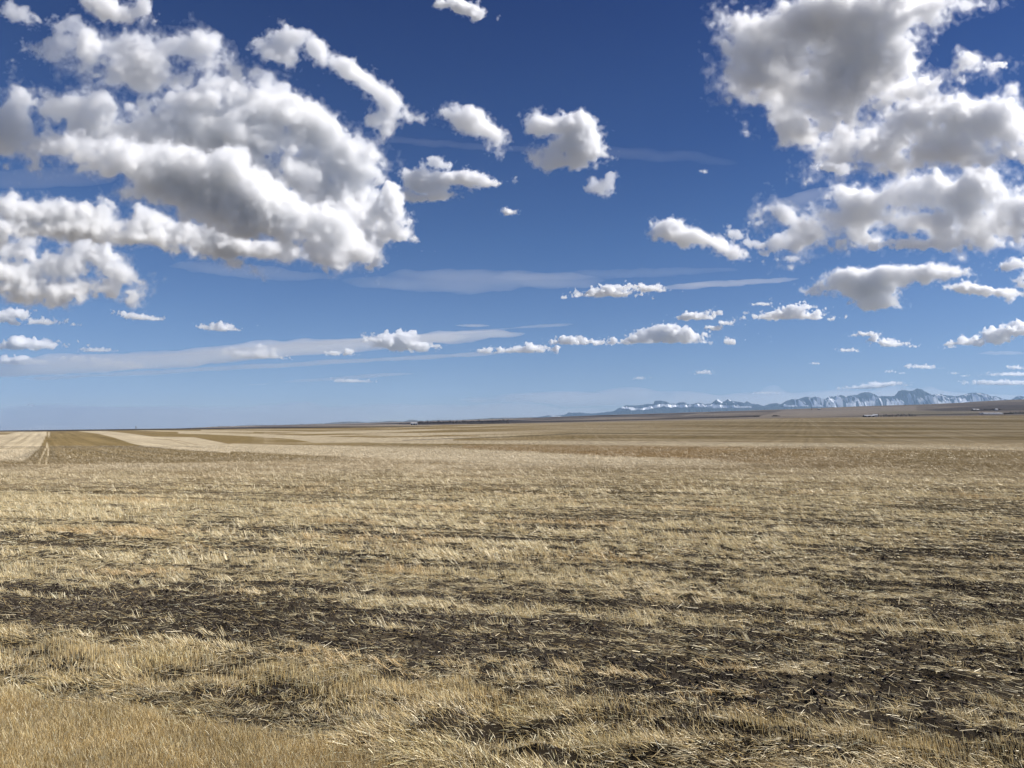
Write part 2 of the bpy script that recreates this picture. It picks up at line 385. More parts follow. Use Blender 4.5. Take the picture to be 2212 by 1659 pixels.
def scatter(y0, y1, dens, half=.74):
    area = half*(y1*y1 - y0*y0); n = int(area*dens)
    y = np.sqrt(rng.random(n)*(y1*y1-y0*y0) + y0*y0); x = (rng.random(n)*2-1)*(half*y + .4)
    return x, y
RB = np.array([0, 12, 12.7, 13.4, 14.6, 15.8, 16.8, 17.8, 19, 20.5, 21.4, 22.6, 23.6, 24.6, 26, 27.6, 28.6, 30, 33, 36, 39, 41, 43, 47, 51, 55, 60, 66, 72, 80, 88, 300])
RD = np.array([.1, .1, .05, -.35, -.6, -.5, -.2, .15, .6, .7, .15, -.35, 0, .5, .25, -.35, .4, .5, .6, .45, .3, -.15, .35, .55, .1, .5, .6, .2, .6, .3, .6, .5])
def straw_density(x, y):
    """how thick the straw lies: broken furrows along the rows, broad bare and thick bands"""
    r, t = rowc(x, y)
    rw = r + .8*vnoise(t/9, r/9, 41) + .3*vnoise(t/2.5, r/2.0, 42)
    b = np.interp(rw, RB, RD)
    drill = .42*np.sin(r*2*PI/.64 + 3.5*vnoise(t/4, r/1.5, 35))*np.clip((36-r)/12, 0, 1) + .40*np.sin(r*2*PI/2.3 + 3.5*vnoise(t/9, r/5, 36))*np.clip((r-20)/14, 0, 1)
    n = drill + .55*vnoise(t/3.6, r/.42, 43) + .75*vnoise(t/7.0, r/1.05, 44) + .55*vnoise(t/16, r/2.7, 40) + .35*vnoise(t/1.1, r/.6, 39)
    side = np.clip(x/(y*.687), -1, 1)
    b = b - .18*np.clip(side, 0, 1)*np.clip((r-17)/6, 0, 1)*np.clip((45-r)/10, 0, 1) + .26*np.clip(side + .1, 0, 1)*np.clip((17.5-r)/4, 0, 1)
    fine = np.clip(.62 + .95*vnoise(x/.34, y/.24, 37) + .55*vnoise(x/.15, y/.13, 38), .06, 1.25) if np.max(y) < 60 else np.clip(.7 + .7*vnoise(x/.9, y/.9, 37), .1, 1.2)
    return np.clip((.40 + 1.12*(n*1.15 + b*.75 + .02)), .04, .95)*fine, r, t
def field_tint(x, y, z, tn):
    """far out the stalks take the colour of the strip they stand in"""
    f = np.clip((y - 42)/38, 0, 1)[:, None]
    if not f.any(): return tn
    lum = tn.mean(1, keepdims=True)/.40
    return np.clip(tn*(1-f) + f*paint(x, y, z, False)*1.22*(.45 + .55*lum), .02, .85)
def unit(v): return v/(np.linalg.norm(v, axis=1)[:, None] + 1e-9)
def standing(y0, y1, dens, lmul, wmul, clump, name, label, segs=1):
    """clumps of cut stubble standing in their rows"""
    x, y = scatter(y0, y1, dens/clump)
    d, r, t = straw_density(x, y)
    _, vg, co = near_relief(x, y)
    st = np.clip(fbm2(t/5.5, r/1.2, 45, 3)*1.6 + .5, .04, 1)          # where it still stands
    keep = (rng.random(len(x)) < d**1.4*st*(1-vg)) & off_tracks(x, y)
    x, y = x[keep], y[keep]; n0 = len(x)
    lean0 = np.stack([-.58 + .55*vnoise(x/2.2, y/2.2, 47) + .25*rng.standard_normal(n0), .28*rng.standard_normal(n0) + .05], 1)
    hh = np.clip(1 + .3*rng.standard_normal(n0), .4, 1.8)
    x = np.repeat(x, clump); y = np.repeat(y, clump); lean0 = np.repeat(lean0, clump, 0); hh = np.repeat(hh, clump); n = len(x)
    rad = .035*lmul
    x = x + rad*1.7*rng.standard_normal(n); y = y + rad*rng.standard_normal(n)
    z = ground_z(x, y) - .01
    dr = unit(np.concatenate([lean0 + .14*rng.standard_normal((n, 2)), np.full((n, 1), 1.0)], 1))
    ln = .135*lmul*hh*np.clip(1 + .28*rng.standard_normal(n), .3, 1.7)
    wd = .0056*wmul*(.6 + .7*rng.random(n))
    rust = np.clip(vnoise(x/3.5, y/2.2, 48)*1.6 - .45, 0, .75)[:, None]
    tn = tints(n, (5, 3.2, 1.0, .8, 2.4)); tn = tn*(1-rust) + rust*tn*np.array([.86, .68, .48])
    tn = field_tint(x, y, z, tn)
    return blades(name, np.stack([x, y, z], 1), dr, ln, wd, tn, np.zeros((n, 3)), label, segs, STRAW)
def off_tracks(x, y):
    """no straw stands in the wheel tracks of the far strip"""
    if y.max() < 100: return np.ones(x.shape, bool)
    px, py = to_px(x, y, ground_z(x, y)); ok = np.ones(x.shape, bool)
    for pts in (c1((428, 446), (409, 575), (390, 605), (343, 718)), c1((437, 446), (427, 580), (405, 718))):
        ok &= line_mask(px, py, [(p[0], p[1], 1.2 + (p[1]-933)/75*2.4) for p in pts], 1) < .3
    return ok
def lying(y0, y1, dens, lmul, wmul, name, label):
    x, y = scatter(y0, y1, dens)
    d, r, t = straw_density(x, y); _, vg, co = near_relief(x, y)
    keep = rng.random(len(x)) < (.13 + .80*d**1.4)*(1 - .15*vg)*(1-.9*co)
    keep &= off_tracks(x, y)
    x, y, d, vg = x[keep], y[keep], d[keep], vg[keep]; n = len(x)
    z = ground_z(x, y) + .004 + .045*rng.random(n)*lmul*d
    bare = np.clip(1 - np.abs(rowc(x, y)[0] - 14.6)/2.2, 0, 1)
    th = rng.normal(0, 1, n)*(R(46) - R(22)*bare) + R(155) + R(12)*bare
    th = th*np.where(rng.random(n) < .25, 3.1, 1)
    el = np.abs(rng.normal(0, .26, n))
    dr = np.stack([np.cos(th)*np.cos(el), np.sin(th)*np.cos(el), np.sin(el)], 1)
    ln = .125*lmul*np.clip(rng.lognormal(-.1, .6, n), .2, 2.6); wd = .0052*wmul*(.45 + .9*rng.random(n))
    tn = field_tint(x, y, z, tints(n, (3.6, 2.4, 2.2, 2.0, 1.6)))*(1 - .4*vg)[:, None]
    return blades(name, np.stack([x, y, z], 1), dr, ln, wd, tn, np.stack([0*x, 0*x, -.3*ln*np.sin(el)], 1), label, 1, STRAW)
S_L, L_L = 'pale cut stubble standing in clumps along the rows', 'loose chopped straw lying on the dark soil'
standing(9, 24, 780, 1.0, 1.4, 9, 'stubble', S_L)
standing(24, 48, 430, 1.25, 2.1, 8, 'stubble', S_L)
standing(48, 110, 120, 1.6, 3.4, 6, 'stubble', S_L)
standing(110, 320, 16, 1.6, 7, 4, 'stubble', S_L)
lying(9, 24, 1150, 1.0, 1.3, 'loose_straw', L_L)
lying(24, 48, 500, 1.25, 2.1, 'loose_straw', L_L)
lying(48, 110, 110, 1.8, 3.6, 'loose_straw', L_L)
lying(110, 320, 9, 2.4, 7, 'loose_straw', L_L)
# verge: matted dry grass in tussocks
def verge_grass(y0, y1, dens):
    x, y = scatter(y0, y1, dens, .78)
    r, t = rowc(x, y); _, vg, co = near_relief(x, y)
    tuss = .65*fbm2(x*1.15, y*1.6, 51, 3) + .75*fbm2(x*1.05, y*1.25, 11, 3); row = vnoise(t/2.6, r/.55, 52)
    edge = np.clip((r - 10.4)/2.0, 0, 1)
    keep = rng.random(len(x)) < vg*(1-co)*np.clip(.58 + 1.4*tuss + .6*row - .2*edge, .17, 1)
    x, y, tuss, r = x[keep], y[keep], tuss[keep], r[keep]; n = len(x)
    z = ground_z(x, y) - .01
    # patches of cut stalks standing upright among the matted grass
    stand = np.clip(1 - np.abs(r - 11.3)/.9, 0, 1)*np.clip(.75 - .07*x, .1, 1) + np.clip(fbm2(x*.55 + 9, y*.9, 56, 2)*2 - .45, 0, 1)*.8
    stand = np.where(rng.random(n) < stand, 1.0, 0.0)
    fa = R(160) + R(95)*fbm2(x*.8, y*1.0, 53, 2) + .5*rng.standard_normal(n)
    flat = np.clip(1.25 + .9*fbm2(x*1.1, y*1.5, 55, 2) + .35*rng.standard_normal(n), .15, 2.8)*(1-stand) + stand*np.clip(.25 + .15*rng.standard_normal(n), 0, .6)
    up = np.clip(.95 - .38*flat, .10, 1)
    dr = unit(np.stack([np.cos(fa)*flat*.7, np.sin(fa)*flat*.5, up], 1))
    ln = np.clip(.115*(1 + .40*rng.standard_normal(n)) + .045*tuss, .04, .34)*np.where(stand > 0, .8, 1)*np.where(rng.random(n) < .02, 1.6, 1)
    bend = np.stack([np.cos(fa)*ln*.28*flat, np.sin(fa)*ln*.20*flat, -ln*.24*flat], 1)*(1-stand)[:, None]
    wd = .0068*(.45 + .95*rng.random(n))
    tn = tints(n, (2.8, 4.0, 1.2, 2.2, 1.0)); g = np.clip(vnoise(x*.8, y*.9, 57), 0, 1)[:, None]; tn = tn*(1-.3*g) + .3*g*tn*np.array([.8, .84, .62])
    blades('dry_grass', np.stack([x, y, z], 1), dr, ln, wd, tn, bend, 'matted tussocks of dry grass along the field edge', 2, STRAW)
verge_grass(7.2, 19.5, 2300)
def corner_grass(y0, y1, dens):
    x, y = scatter(y0, y1, dens, .78); _, vg, co = near_relief(x, y)
    keep = rng.random(len(x)) < co*vg*np.clip(.75 + .8*fbm2(x*1.7, y*2.2, 60, 3), .2, 1); x, y = x[keep], y[keep]; n = len(x)
    z = ground_z(x, y) - .005
    dr = unit(np.stack([.10 + .26*rng.standard_normal(n), .2*rng.standard_normal(n), np.ones(n)], 1))
    ln = np.clip(.095*(1 + .4*rng.standard_normal(n)), .03, .3)*np.clip(1 + .4*vnoise(x*1.3, y*1.3, 58), .5, 1.5); wd = .0038*(.6 + .8*rng.random(n))
    tn = tints(n, (2.4, 4.5, .5, 1.6, 1.6))*(.85 + .3*np.clip(fbm2(x*1.2, y*1.5, 59, 3) + .3, 0, 1))[:, None]; blades('verge_grass', np.stack([x, y, z], 1), dr, ln, wd, tn, np.stack([.2*ln*rng.standard_normal(n), 0*ln, -.05*ln], 1), 'short golden dry grass of the roadside verge', 2, STRAW)
corner_grass(7.2, 14, 6500)

def clods():
    """crumbs and clods of turned soil on the bare strips"""
    x, y = scatter(8, 26, 420); d, r, t = straw_density(x, y); _, vg, co = near_relief(x, y)
    keep = rng.random(len(x)) < np.clip(1.0 - 1.5*d, 0.04, 1)*(1-.45*vg)*(1-co)*np.clip(.6 + vnoise(t/2.5, r/.5, 62), .1, 1); x, y = x[keep], y[keep]; n = len(x)
    z = ground_z(x, y); s = np.clip(.0135*rng.lognormal(0, .6, n), .005, .042)
    O = np.array([[1,0,0],[0,1,0],[-1,0,0],[0,-1,0],[0,0,.8],[0,0,-.6]], float)
    V = O[None]*(.7 + .6*rng.random((n, 6, 1))) + .22*rng.standard_normal((n, 6, 3))
    a = rng.uniform(0, 2*PI, n); c, s_ = np.cos(a)[:, None], np.sin(a)[:, None]
    V = np.stack([V[:, :, 0]*c - V[:, :, 1]*s_, V[:, :, 0]*s_ + V[:, :, 1]*c, V[:, :, 2]], 2)*s[:, None, None] + np.stack([x, y, z + s*.25], 1)[:, None, :]
    F8 = np.array([[0,1,4],[1,2,4],[2,3,4],[3,0,4],[1,0,5],[2,1,5],[3,2,5],[0,3,5]])
    Q = (np.arange(n)[:, None, None]*6 + F8[None]).reshape(-1, 3)
    me = mesh_from_arrays('soil_clods', V.reshape(-1, 3), Q, False)
    m, N, L = newmat('dark_clod_soil'); g = N.new('ShaderNodeNewGeometry'); r_ = N.new('ShaderNodeValToRGB'); e = r_.color_ramp.elements
    e[0].color = (.022, .018, .0155, 1); e[1].color = (.085, .07, .057, 1); L.new(g.outputs['Random Per Island'], r_.inputs[0])
    b = N.new('ShaderNodeBsdfDiffuse'); L.new(r_.outputs[0], b.inputs[0]); o_ = N.new('ShaderNodeOutputMaterial'); L.new(b.outputs[0], o_.inputs[0])
    tag(link('soil_clods', me, m), 'dark crumbs and clods of turned soil', kind='stuff')
clods()
# ------------------------------------------------------------------ far ridges: snow mountains and blue hills
def skyline(pts, n): 
    P = np.array(pts, float); u = np.linspace(P[0, 0], P[-1, 0], n); return u, np.interp(u, P[:, 0], P[:, 1])
def ridge_range(name, pts, Y, depth, base_py, mat, seed, du=.8, rows=46, rough=.5, lowcut=.0, snow=None, jag=.35):
    n = int((pts[-1][0]-pts[0][0])/du); u, py = skyline(pts, n)
    py = py - jag*2.2*fbm2(u/4.0, u*0 + seed, seed, 3) - .6
    v = np.linspace(-1, 1, rows); v = np.sign(v)*np.abs(v)**.8
    U, V = np.meshgrid(u, v, indexing='ij'); PY = np.repeat(py[:, None], rows, 1)
    base = slope_of(base_py)
    top = slope_of(PY)
    yy = Y + V*depth; xx = (U - W2/2)/FPX*Y*(1 + V*depth/Y*.5)
    k = np.abs(V)
    rid = 1 - np.abs(fbm2(U/13 + V*1.2, V*1.5 + U/60, seed+1, 4))*2.4
    rid2 = 1 - np.abs(fbm2(U/5.5 + V*3.5, V*4 + 3, seed+2, 3))*2.0
    s = (1-k)**1.15 + rough*(rid-.35)*k*(1-k)*1.6 + rough*.4*(rid2-.35)*k*(1-k)*1.4
    s = np.clip(s, 0, .985*(1-k*.25) + .015*(k < .02)); s[:, 0] = 0; s[:, -1] = 0
    mid = np.argmin(np.abs(v)); s[:, mid] = 1
    zz = EYE + Y*base + Y*(top-base)*s
    P = np.stack([xx, yy, zz], 2).reshape(-1, 3)
    idx = np.arange(n*rows).reshape(n, rows)
    Q = np.stack([idx[:-1, :-1].ravel(), idx[1:, :-1].ravel(), idx[1:, 1:].ravel(), idx[:-1, 1:].ravel()], 1)
    me = mesh_from_arrays(name, P, Q, False)
    if snow is not None:
        S = snow(U, PY, s, k, rid, rid2)
        at = me.attributes.new('snow', 'FLOAT', 'POINT'); at.data.foreach_set('value', S.ravel().astype(np.float32))
    o = link(name, me, mat); tag(o, kind='structure'); return o
def mountain_mat():
    m, N, L = newmat('mountain_rock_and_snow')
    a = N.new('ShaderNodeAttribute'); a.attribute_name = 'snow'
    r = N.new('ShaderNodeValToRGB'); e = r.color_ramp.elements; e[0].position = .46; e[0].color = (.04, .05, .065, 1); e[1].position = .56; e[1].color = (.86, .87, .89, 1)
    L.new(a.outputs['Fac'], r.inputs[0])
    d = N.new('ShaderNodeBsdfDiffuse'); L.new(r.outputs[0], d.inputs[0])
    o = N.new('ShaderNodeOutputMaterial'); L.new(d.outputs[0], o.inputs[0]); return m
MM = mountain_mat()
MTL = [(1130,904),(1152,902.3),(1184,898.5),(1219,897),(1226,892.3),(1251,892),(1276,893.6),(1291,893),(1325,888.6),(1335,882.4),(1353,876.2),(1370,877),(1390,875),(1400,873.2),(1411,874.2),(1413.6,867),(1425,865.8),(1434.7,867.5),(1447,872.5),(1459,873.2),(1467,870),(1477,869.5),(1484,873.2),(1497,874.2),(1502,871.3),(1512,870.8),(1524,874.2),(1536,872),(1549,863.3),(1559,868.8),(1566,867),(1571,862.6),(1583,867),(1598,869.3),(1606,871.3),(1613,867.8),(1623,872.5),(1638,874.2),(1648,877.5),(1665,872.5),(1678,871.8),(1685,873.7),(1698,880),(1720,886)]
MTR = [(1640,887),(1665,881),(1684,874.9),(1699,866),(1712,862.6),(1722,863.3),(1740,857.7),(1753,859.5),(1763,857),(1779,864),(1789,858.2),(1804,857),(1815,854.4),(1825,856.4),(1850,853.9),(1861,848.7),(1876,848.5),(1889,852.3),(1896,857),(1917,855.7),(1932,857),(1940,845.4),(1946,843.4),(1971,844.9),(1981,839.5),(1991,842.3),(2004,849.8),(2012,853.9),(2030,851.8),(2047,855.7),(2065,856.4),(2081,853.9),(2094,849.3),(2119,850),(2130,852.3),(2140,857.7),(2150,857),(2159,862.6),(2186,864.6),(2190,861),(2199,855.7),(2212,857.7),(2240,853),(2275,858),(2310,852),(2350,859),(2420,856),(2500,862)]
def snow_l(U, PY, s, k, rid, rid2):
    py = 905 - (905-PY)*s
    f = fbm2(U/13, k*6 + py/4, 401, 4)
    band = np.exp(-((py - np.interp(U, [1335, 1380, 1420, 1500, 1560, 1620], [879, 886, 878, 876.5, 879.5, 881]))/3.2)**2)*np.clip((U-1330)/20, 0, 1)*np.clip((1640-U)/40, 0, 1)
    pk = np.clip(1 - np.abs(U - 1575 - (py-863)*1.15)/5, 0, 1)*(py < 877) + np.clip(1 - np.abs(U - 1552 - (py-864)*1.7)/4, 0, 1)*(py < 872)
    far = np.clip((1300-U)/40, 0, 1)*.08
    return .27 + .36*f + .50*band + .5*pk + far + .18*np.clip((U-1640)/30, 0, 1)
def snow_r(U, PY, s, k, rid, rid2):
    st = fbm2(U/2.6 + k*2.2, k*1.3 + U/40, 411, 4); big = fbm2(U/24, k*4.5, 415, 3)
    h = s
    return .43 + .40*st + .40*big + .16*(1-np.abs(h-.45)*2) - .18*np.clip(h-.8, 0, .2)*5 - .14*(h < .12) + .22*(rid-.4)
ridge_range('mountains', MTL, 27000, 1900, 906, MM, 31, rough=.75, snow=snow_l, jag=.45)
ridge_range('mountains', MTR, 26000, 2200, 898, MM, 37, rough=1.0, snow=snow_r, jag=.45)
m, N, L_ = newmat('foothill_grass'); d = N.new('ShaderNodeBsdfDiffuse'); d.inputs[0].default_value = (.10, .095, .085, 1); o_ = N.new('ShaderNodeOutputMaterial'); L_.new(d.outputs[0], o_.inputs[0])
HF = [(425,927),(463,921.6),(480,920.6),(500,921),(520,919.6),(553,918.6),(600,918.8),(640,917),(665,916.4),(690,915.6),(705,914.6),(735,911.9),(752,911.2),(771,911.6),(790,913),(806,912),(830,910.5),(848,909.4),(862,910.6),(874,910.4),(884,907.2),(897,907.8),(908,909.8),(930,908.6),(950,907.6),(980,908.2),(1030,905.4),(1060,903.4),(1075,903.1),(1090,902.4),(1100,902.9),(1130,902.2),(1155,901.8),(1190,904),(1230,906)]
ridge_range('hills', HF, 15000, 1500, 931, m, 43, rough=.35, rows=20, jag=.3)
# forested front of the mountains
HB = [(1150,903.5),(1230,899),(1290,896),(1330,890.5),(1380,886),(1430,884.5),(1500,883),(1560,882.5),(1620,881.5),(1680,880),(1740,878.5),(1800,880)]
m2, N, L_ = newmat('foothill_forest'); d = N.new('ShaderNodeBsdfDiffuse'); d.inputs[0].default_value = (.035, .045, .05, 1); o_ = N.new('ShaderNodeOutputMaterial'); L_.new(d.outputs[0], o_.inputs[0])
ridge_range('foothills', HB, 23500, 1200, 908, m2, 47, rough=.4, rows=16, jag=.5)

# ------------------------------------------------------------------ farms, trees and posts
def solid(name, col, rough=.6, nscale=3.0, var=.25):
    m, N, L = newmat(name); t = N.new('ShaderNodeTexNoise'); t.inputs['Scale'].default_value = nscale; t.inputs['Detail'].default_value = 4
    tcn = N.new('ShaderNodeTexCoord'); L.new(tcn.outputs['Object'], t.inputs['Vector'])
    r = N.new('ShaderNodeValToRGB'); e = r.color_ramp.elements; e[0].position = .3; e[1].position = .7
    e[0].color = tuple(c*(1-var) for c in col) + (1,); e[1].color = tuple(min(.9, c*(1+var)) for c in col) + (1,)
    L.new(t.outputs['Fac'], r.inputs[0]); b = N.new('ShaderNodeBsdfPrincipled'); L.new(r.outputs[0], b.inputs['Base Color']); b.inputs['Roughness'].default_value = rough
    o = N.new('ShaderNodeOutputMaterial'); L.new(b.outputs[0], o.inputs[0]); return m
WHITE = solid('white_steel_roof', (.36, .36, .37), .4, 1, .06); WALLM = solid('dark_board_wall', (.06, .055, .05)); GREYM = solid('grey_tin', (.36, .36, .37), .45)
PALEW = solid('pale_siding', (.45, .44, .42), .6, 2, .1); BARK = solid('grey_bark', (.12, .098, .085)); NEEDLE = solid('dark_needles', (.022, .032, .018), .8); SHRUB = solid('bare_brush', (.075, .058, .05), .9); POSTM = solid('weathered_post', (.09, .08, .07)); GLASSM = solid('dark_window', (.03, .035, .04), .2)
def spot(px, Y):
    x = (px - W2/2)/FPX*Y; z = float(ground_z(np.array([x]), np.array([float(Y)]))[0]); return x, float(Y), z
def find_y(px, py, y0=1500, y1=4700):
    """distance at which the land shows at a measured point"""
    Ys = np.linspace(y0, y1, 400); x = (px - W2/2)/FPX*Ys; z = ground_z(x, Ys); _, q = to_px(x, Ys, z)
    return float(Ys[np.argmin(np.abs(q - py))])
def tris(V, Fs): return V, Fs
def poly_obj(name, V, Fs, mat, parent=None):
    me = bpy.data.meshes.new(name); me.from_pydata([tuple(v) for v in V], [], Fs); me.update(); return link(name, me, mat, parent)
def box_v(x0, x1, y0, y1, z0, z1):
    return [(x0,y0,z0),(x1,y0,z0),(x1,y1,z0),(x0,y1,z0),(x0,y0,z1),(x1,y0,z1),(x1,y1,z1),(x0,y1,z1)], [(0,3,2,1),(4,5,6,7),(0,1,5,4),(1,2,6,5),(2,3,7,6),(3,0,4,7)]
def joined(parts):
    V, F_ = [], []
    for v, f in parts:
        b = len(V); V += v; F_ += [tuple(i+b for i in q) for q in f]
    return V, F_
def gable(w, dpt, he, hr, over=.5, th=.25):
    """gabled roof slab of a building w wide (x) and dpt deep (y)"""
    a, b = w/2+over, dpt/2+over; k = (hr-he)/(dpt/2); e = he - over*k
    V = [(-a,-b,e),(a,-b,e),(a,0,hr),(-a,0,hr),(a,b,e),(-a,b,e)]; V += [(x,y,z+th) for x, y, z in V]
    F_ = [(0,3,2,1),(3,5,4,2),(6,7,8,9),(9,8,10,11),(0,1,7,6),(5,11,10,4),(1,2,8,7),(2,4,10,8),(0,6,9,3),(3,9,11,5)]
    return V, F_
def building(name, cat, label, px, Y, w, dpt, he, hr, wallm, roofm, rz=0.0, doors=(), windows=(), sink=.3, group=None):
    root = bpy.data.objects.new(name, None); COL.objects.link(root); root.location = spot(px, Y); root.rotation_euler = (0, 0, rz); tag(root, label, cat, group)
    V = [(-w/2,-dpt/2,-sink-1),(w/2,-dpt/2,-sink-1),(w/2,dpt/2,-sink-1),(-w/2,dpt/2,-sink-1),(-w/2,-dpt/2,he),(w/2,-dpt/2,he),(w/2,dpt/2,he),(-w/2,dpt/2,he),(-w/2,0,hr-.02),(w/2,0,hr-.02)]
    poly_obj('wall', V, [(0,1,5,4),(2,3,7,6),(1,2,6,9,5),(3,0,4,8,7),(0,3,2,1)], wallm, root)
    poly_obj('roof', *gable(w, dpt, he, hr), roofm, root)
    for x, ww, h in doors: poly_obj('door', *box_v(x-ww/2, x+ww/2, -dpt/2-.12, -dpt/2+.02, -sink, h), GREYM, root)
    for x, z in windows: poly_obj('window', *box_v(x-.7, x+.7, -dpt/2-.08, -dpt/2+.02, z, z+1.1), GLASSM, root)
    return root
Yb = find_y(893, 918.0)
building('barn', 'barn', 'barn with dark walls and bright roof at the left end of the bare tree belt', 894.5, Yb, 17.5, 11, 4.3, 7.2, WALLM, WHITE, .06, doors=((-3, 4, 3.6), (5, 3, 3)))
building('farm_shed', 'shed', 'small pale shed beside the right end of the dark walled barn', 901.2, Yb+14, 4.5, 5, 4.6, 6.4, PALEW, WHITE, .0, doors=((0, 2, 2.4),))
Yw = find_y(2142, 895.2)
building('long_shed', 'long shed', 'very long low white shed left of the dark spruces on the right', 2142.5, Yw, 43*Yw/1609, 14, 2.4, 4.5, PALEW, WHITE, .03, doors=((-14, 4, 3), (0, 4, 3), (16, 4, 3)), windows=((-25, 1.4), (8, 1.4), (26, 1.4)))
building('long_shed_annex', 'shed', 'short grey roofed annex at the left end of the very long white shed', 2119.5, Yw+4, 7, 9, 2.6, 3.9, GREYM, GREYM, .03, doors=((0, 3, 2.4),))
Yr = find_y(1876, 900.6)
building('machine_shed', 'shed', 'long low white roofed shed at the left end of the middle right farm', 1875.5, Yr, 25, 11, 3.0, 4.6, WALLM, WHITE, .04, doors=((-6, 4, 2.8), (5, 4, 2.8)))
building('farm_house', 'house', 'small house with pale walls right of the long low white roofed shed', 1889.5, Yr+25, 11, 8, 3.8, 6.4, PALEW, GREYM, -.1, doors=((1, 1.2, 2.1),), windows=((-3, 1.2), (3.5, 1.2)))
Yh = find_y(2108, 887.2, 2200, 4700)
building('hill_barn', 'barn', 'dark barn among brush on the shaded hillside on the right', 2107, Yh, 22, 11, 3.6, 6.2, WALLM, GREYM, .1, doors=((0, 4, 3),))
Yh2 = find_y(2154, 886.6, 2200, 4700)
building('hill_house', 'house', 'tiny white walled house on the shaded hillside right of the dark barn', 2151.5, Yh2, 9, 8, 3.6, 6.0, PALEW, WHITE, .1, doors=((0, 1.2, 2.1),), windows=((-2.5, 1.2), (2.5, 1.2)))
Yg = find_y(1768, 885.0, 2200, 4790)
building('ridge_granary', 'granary', 'small dark granary below the ridge crest in front of the mountains', 1769, Yg, 12, 9, 4, 6.5, WALLM, GREYM, 0, doors=((0, 2.5, 2.6),))
# trees: limbs are tapering three sided tubes, twigs and needles are small faces spread through the crown
def limb(a, b, r0, r1):
    a, b = np.array(a, float), np.array(b, float); d = b-a; d /= np.linalg.norm(d); s = np.cross(d, [.3, .9, .1]); s /= np.linalg.norm(s); t = np.cross(d, s)
    V = [tuple(a + r0*(math.cos(q)*s + math.sin(q)*t)) for q in (0, 2.1, 4.2)] + [tuple(b + r1*(math.cos(q)*s + math.sin(q)*t)) for q in (0, 2.1, 4.2)]
    return V, [(0,1,4,3),(1,2,5,4),(2,0,3,5),(3,4,5)]
def twig(c, rs, size):
    d = rs.standard_normal(3); d /= np.linalg.norm(d); e = np.cross(d, rs.standard_normal(3)); e /= np.linalg.norm(e)
    return [tuple(c), tuple(c + d*size), tuple(c + d*size*.6 + e*size*.22)], [(0,1,2)]
def bare_tree(seed, h, w):
    rs = np.random.default_rng(seed); T, K = [], []
    T.append(limb((0,0,-.6), (0,0,h*.45), .035*h, .022*h))
    for i in range(9):
        q = i*2.4 + rs.random(); b = np.array([math.cos(q)*w*.42*rs.uniform(.4,1), math.sin(q)*w*.42*rs.uniform(.4,1), h*rs.uniform(.6,.98)])
        s = np.array([0, 0, h*rs.uniform(.15,.45)]); T.append(limb(s, b, .016*h, .004*h))
        for j in range(26):
            f = rs.uniform(.35, 1.02); c = s + (b-s)*f + rs.standard_normal(3)*w*.09; K.append(twig(c, rs, h*.13))
    return joined(T), joined(K)
def spruce(seed, h, w):
    rs = np.random.default_rng(seed); K = []
    for i in range(330):
        f = rs.random()**.75; z = h*(.06 + .94*f); r = w/2*(1-f)*rs.uniform(.35, 1.05) + .05; q = rs.uniform(0, 2*PI)
        c = np.array([math.cos(q)*r*.4, math.sin(q)*r*.4, z]); o = np.array([math.cos(q), math.sin(q), -.35]); t = np.array([-math.sin(q), math.cos(q), 0])
        L0 = r*.75 + .25; K.append(([tuple(c), tuple(c + o*L0 + t*.22*L0), tuple(c + o*L0*1.05 - t*.22*L0)], [(0,1,2)]))
    return limb((0,0,-.6), (0,0,h*.97), .022*h, .004*h), joined(K)
def bush(seed, h, w):
    rs = np.random.default_rng(seed); T, K = [], []
    for i in range(7):
        q = rs.uniform(0, 2*PI); b = (math.cos(q)*w*.35, math.sin(q)*w*.35, h*rs.uniform(.5,.85)); T.append(limb((0,0,-.5), b, .06, .02))
    for j in range(240):
        q = rs.uniform(0, 2*PI); r = w/2*math.sqrt(rs.random()); z = h*rs.random()*(1-.45*(2*r/w)**2); K.append(twig(np.array([math.cos(q)*r, math.sin(q)*r, z]), rs, h*.3))
    return joined(T), joined(K)
def tree_proto(kind, name, seed, h, w):
    (tv, tf), (kv, kf) = kind(seed, h, w)
    mk = {'bare_tree': BARK, 'spruce_tree': NEEDLE, 'bush': SHRUB}[name]
    a = bpy.data.meshes.new('trunk'); a.from_pydata(tv, [], tf); a.materials.append(BARK)
    b = bpy.data.meshes.new('crown'); b.from_pydata(kv, [], kf); b.materials.append(mk if name != 'bare_tree' else SHRUB)
    return a, b
PROTO = {'bare_tree': [tree_proto(bare_tree, 'bare_tree', 500+i, 9, 7) for i in range(5)], 'spruce_tree': [tree_proto(spruce, 'spruce_tree', 520+i, 11, 5) for i in range(4)], 'bush': [tree_proto(bush, 'bush', 540+i, 3.2, 5) for i in range(4)]}
trg = random.Random(9)
def plant(name, cat, label, group, px, Y, s=1.0, sz=1.0):
    a, b = trg.choice(PROTO[name]); root = bpy.data.objects.new(name, None); COL.objects.link(root)
    x, y, z = spot(px, Y); root.location = (x, y, z - .1); root.rotation_euler = (0, 0, trg.uniform(0, 6.28)); root.scale = (s, s, s*sz)
    tag(root, label, cat, group)
    t = bpy.data.objects.new('trunk' if name != 'bush' else 'stems', a); COL.objects.link(t); t.parent = root
    c = bpy.data.objects.new('crown' if name != 'bush' else 'twigs', b); COL.objects.link(c); c.parent = root
for i in range(66):
    px = 904 + i*2.95 + trg.uniform(-1, 1); Y = Yb + trg.uniform(-8, 26) + (px-904)*.05
    plant('bare_tree', 'tree', 'leafless tree in the long farm belt right of the dark walled barn', 'bare trees of the long farm belt', px, Y, trg.uniform(1.0, 1.45), trg.uniform(.8, 1.15))
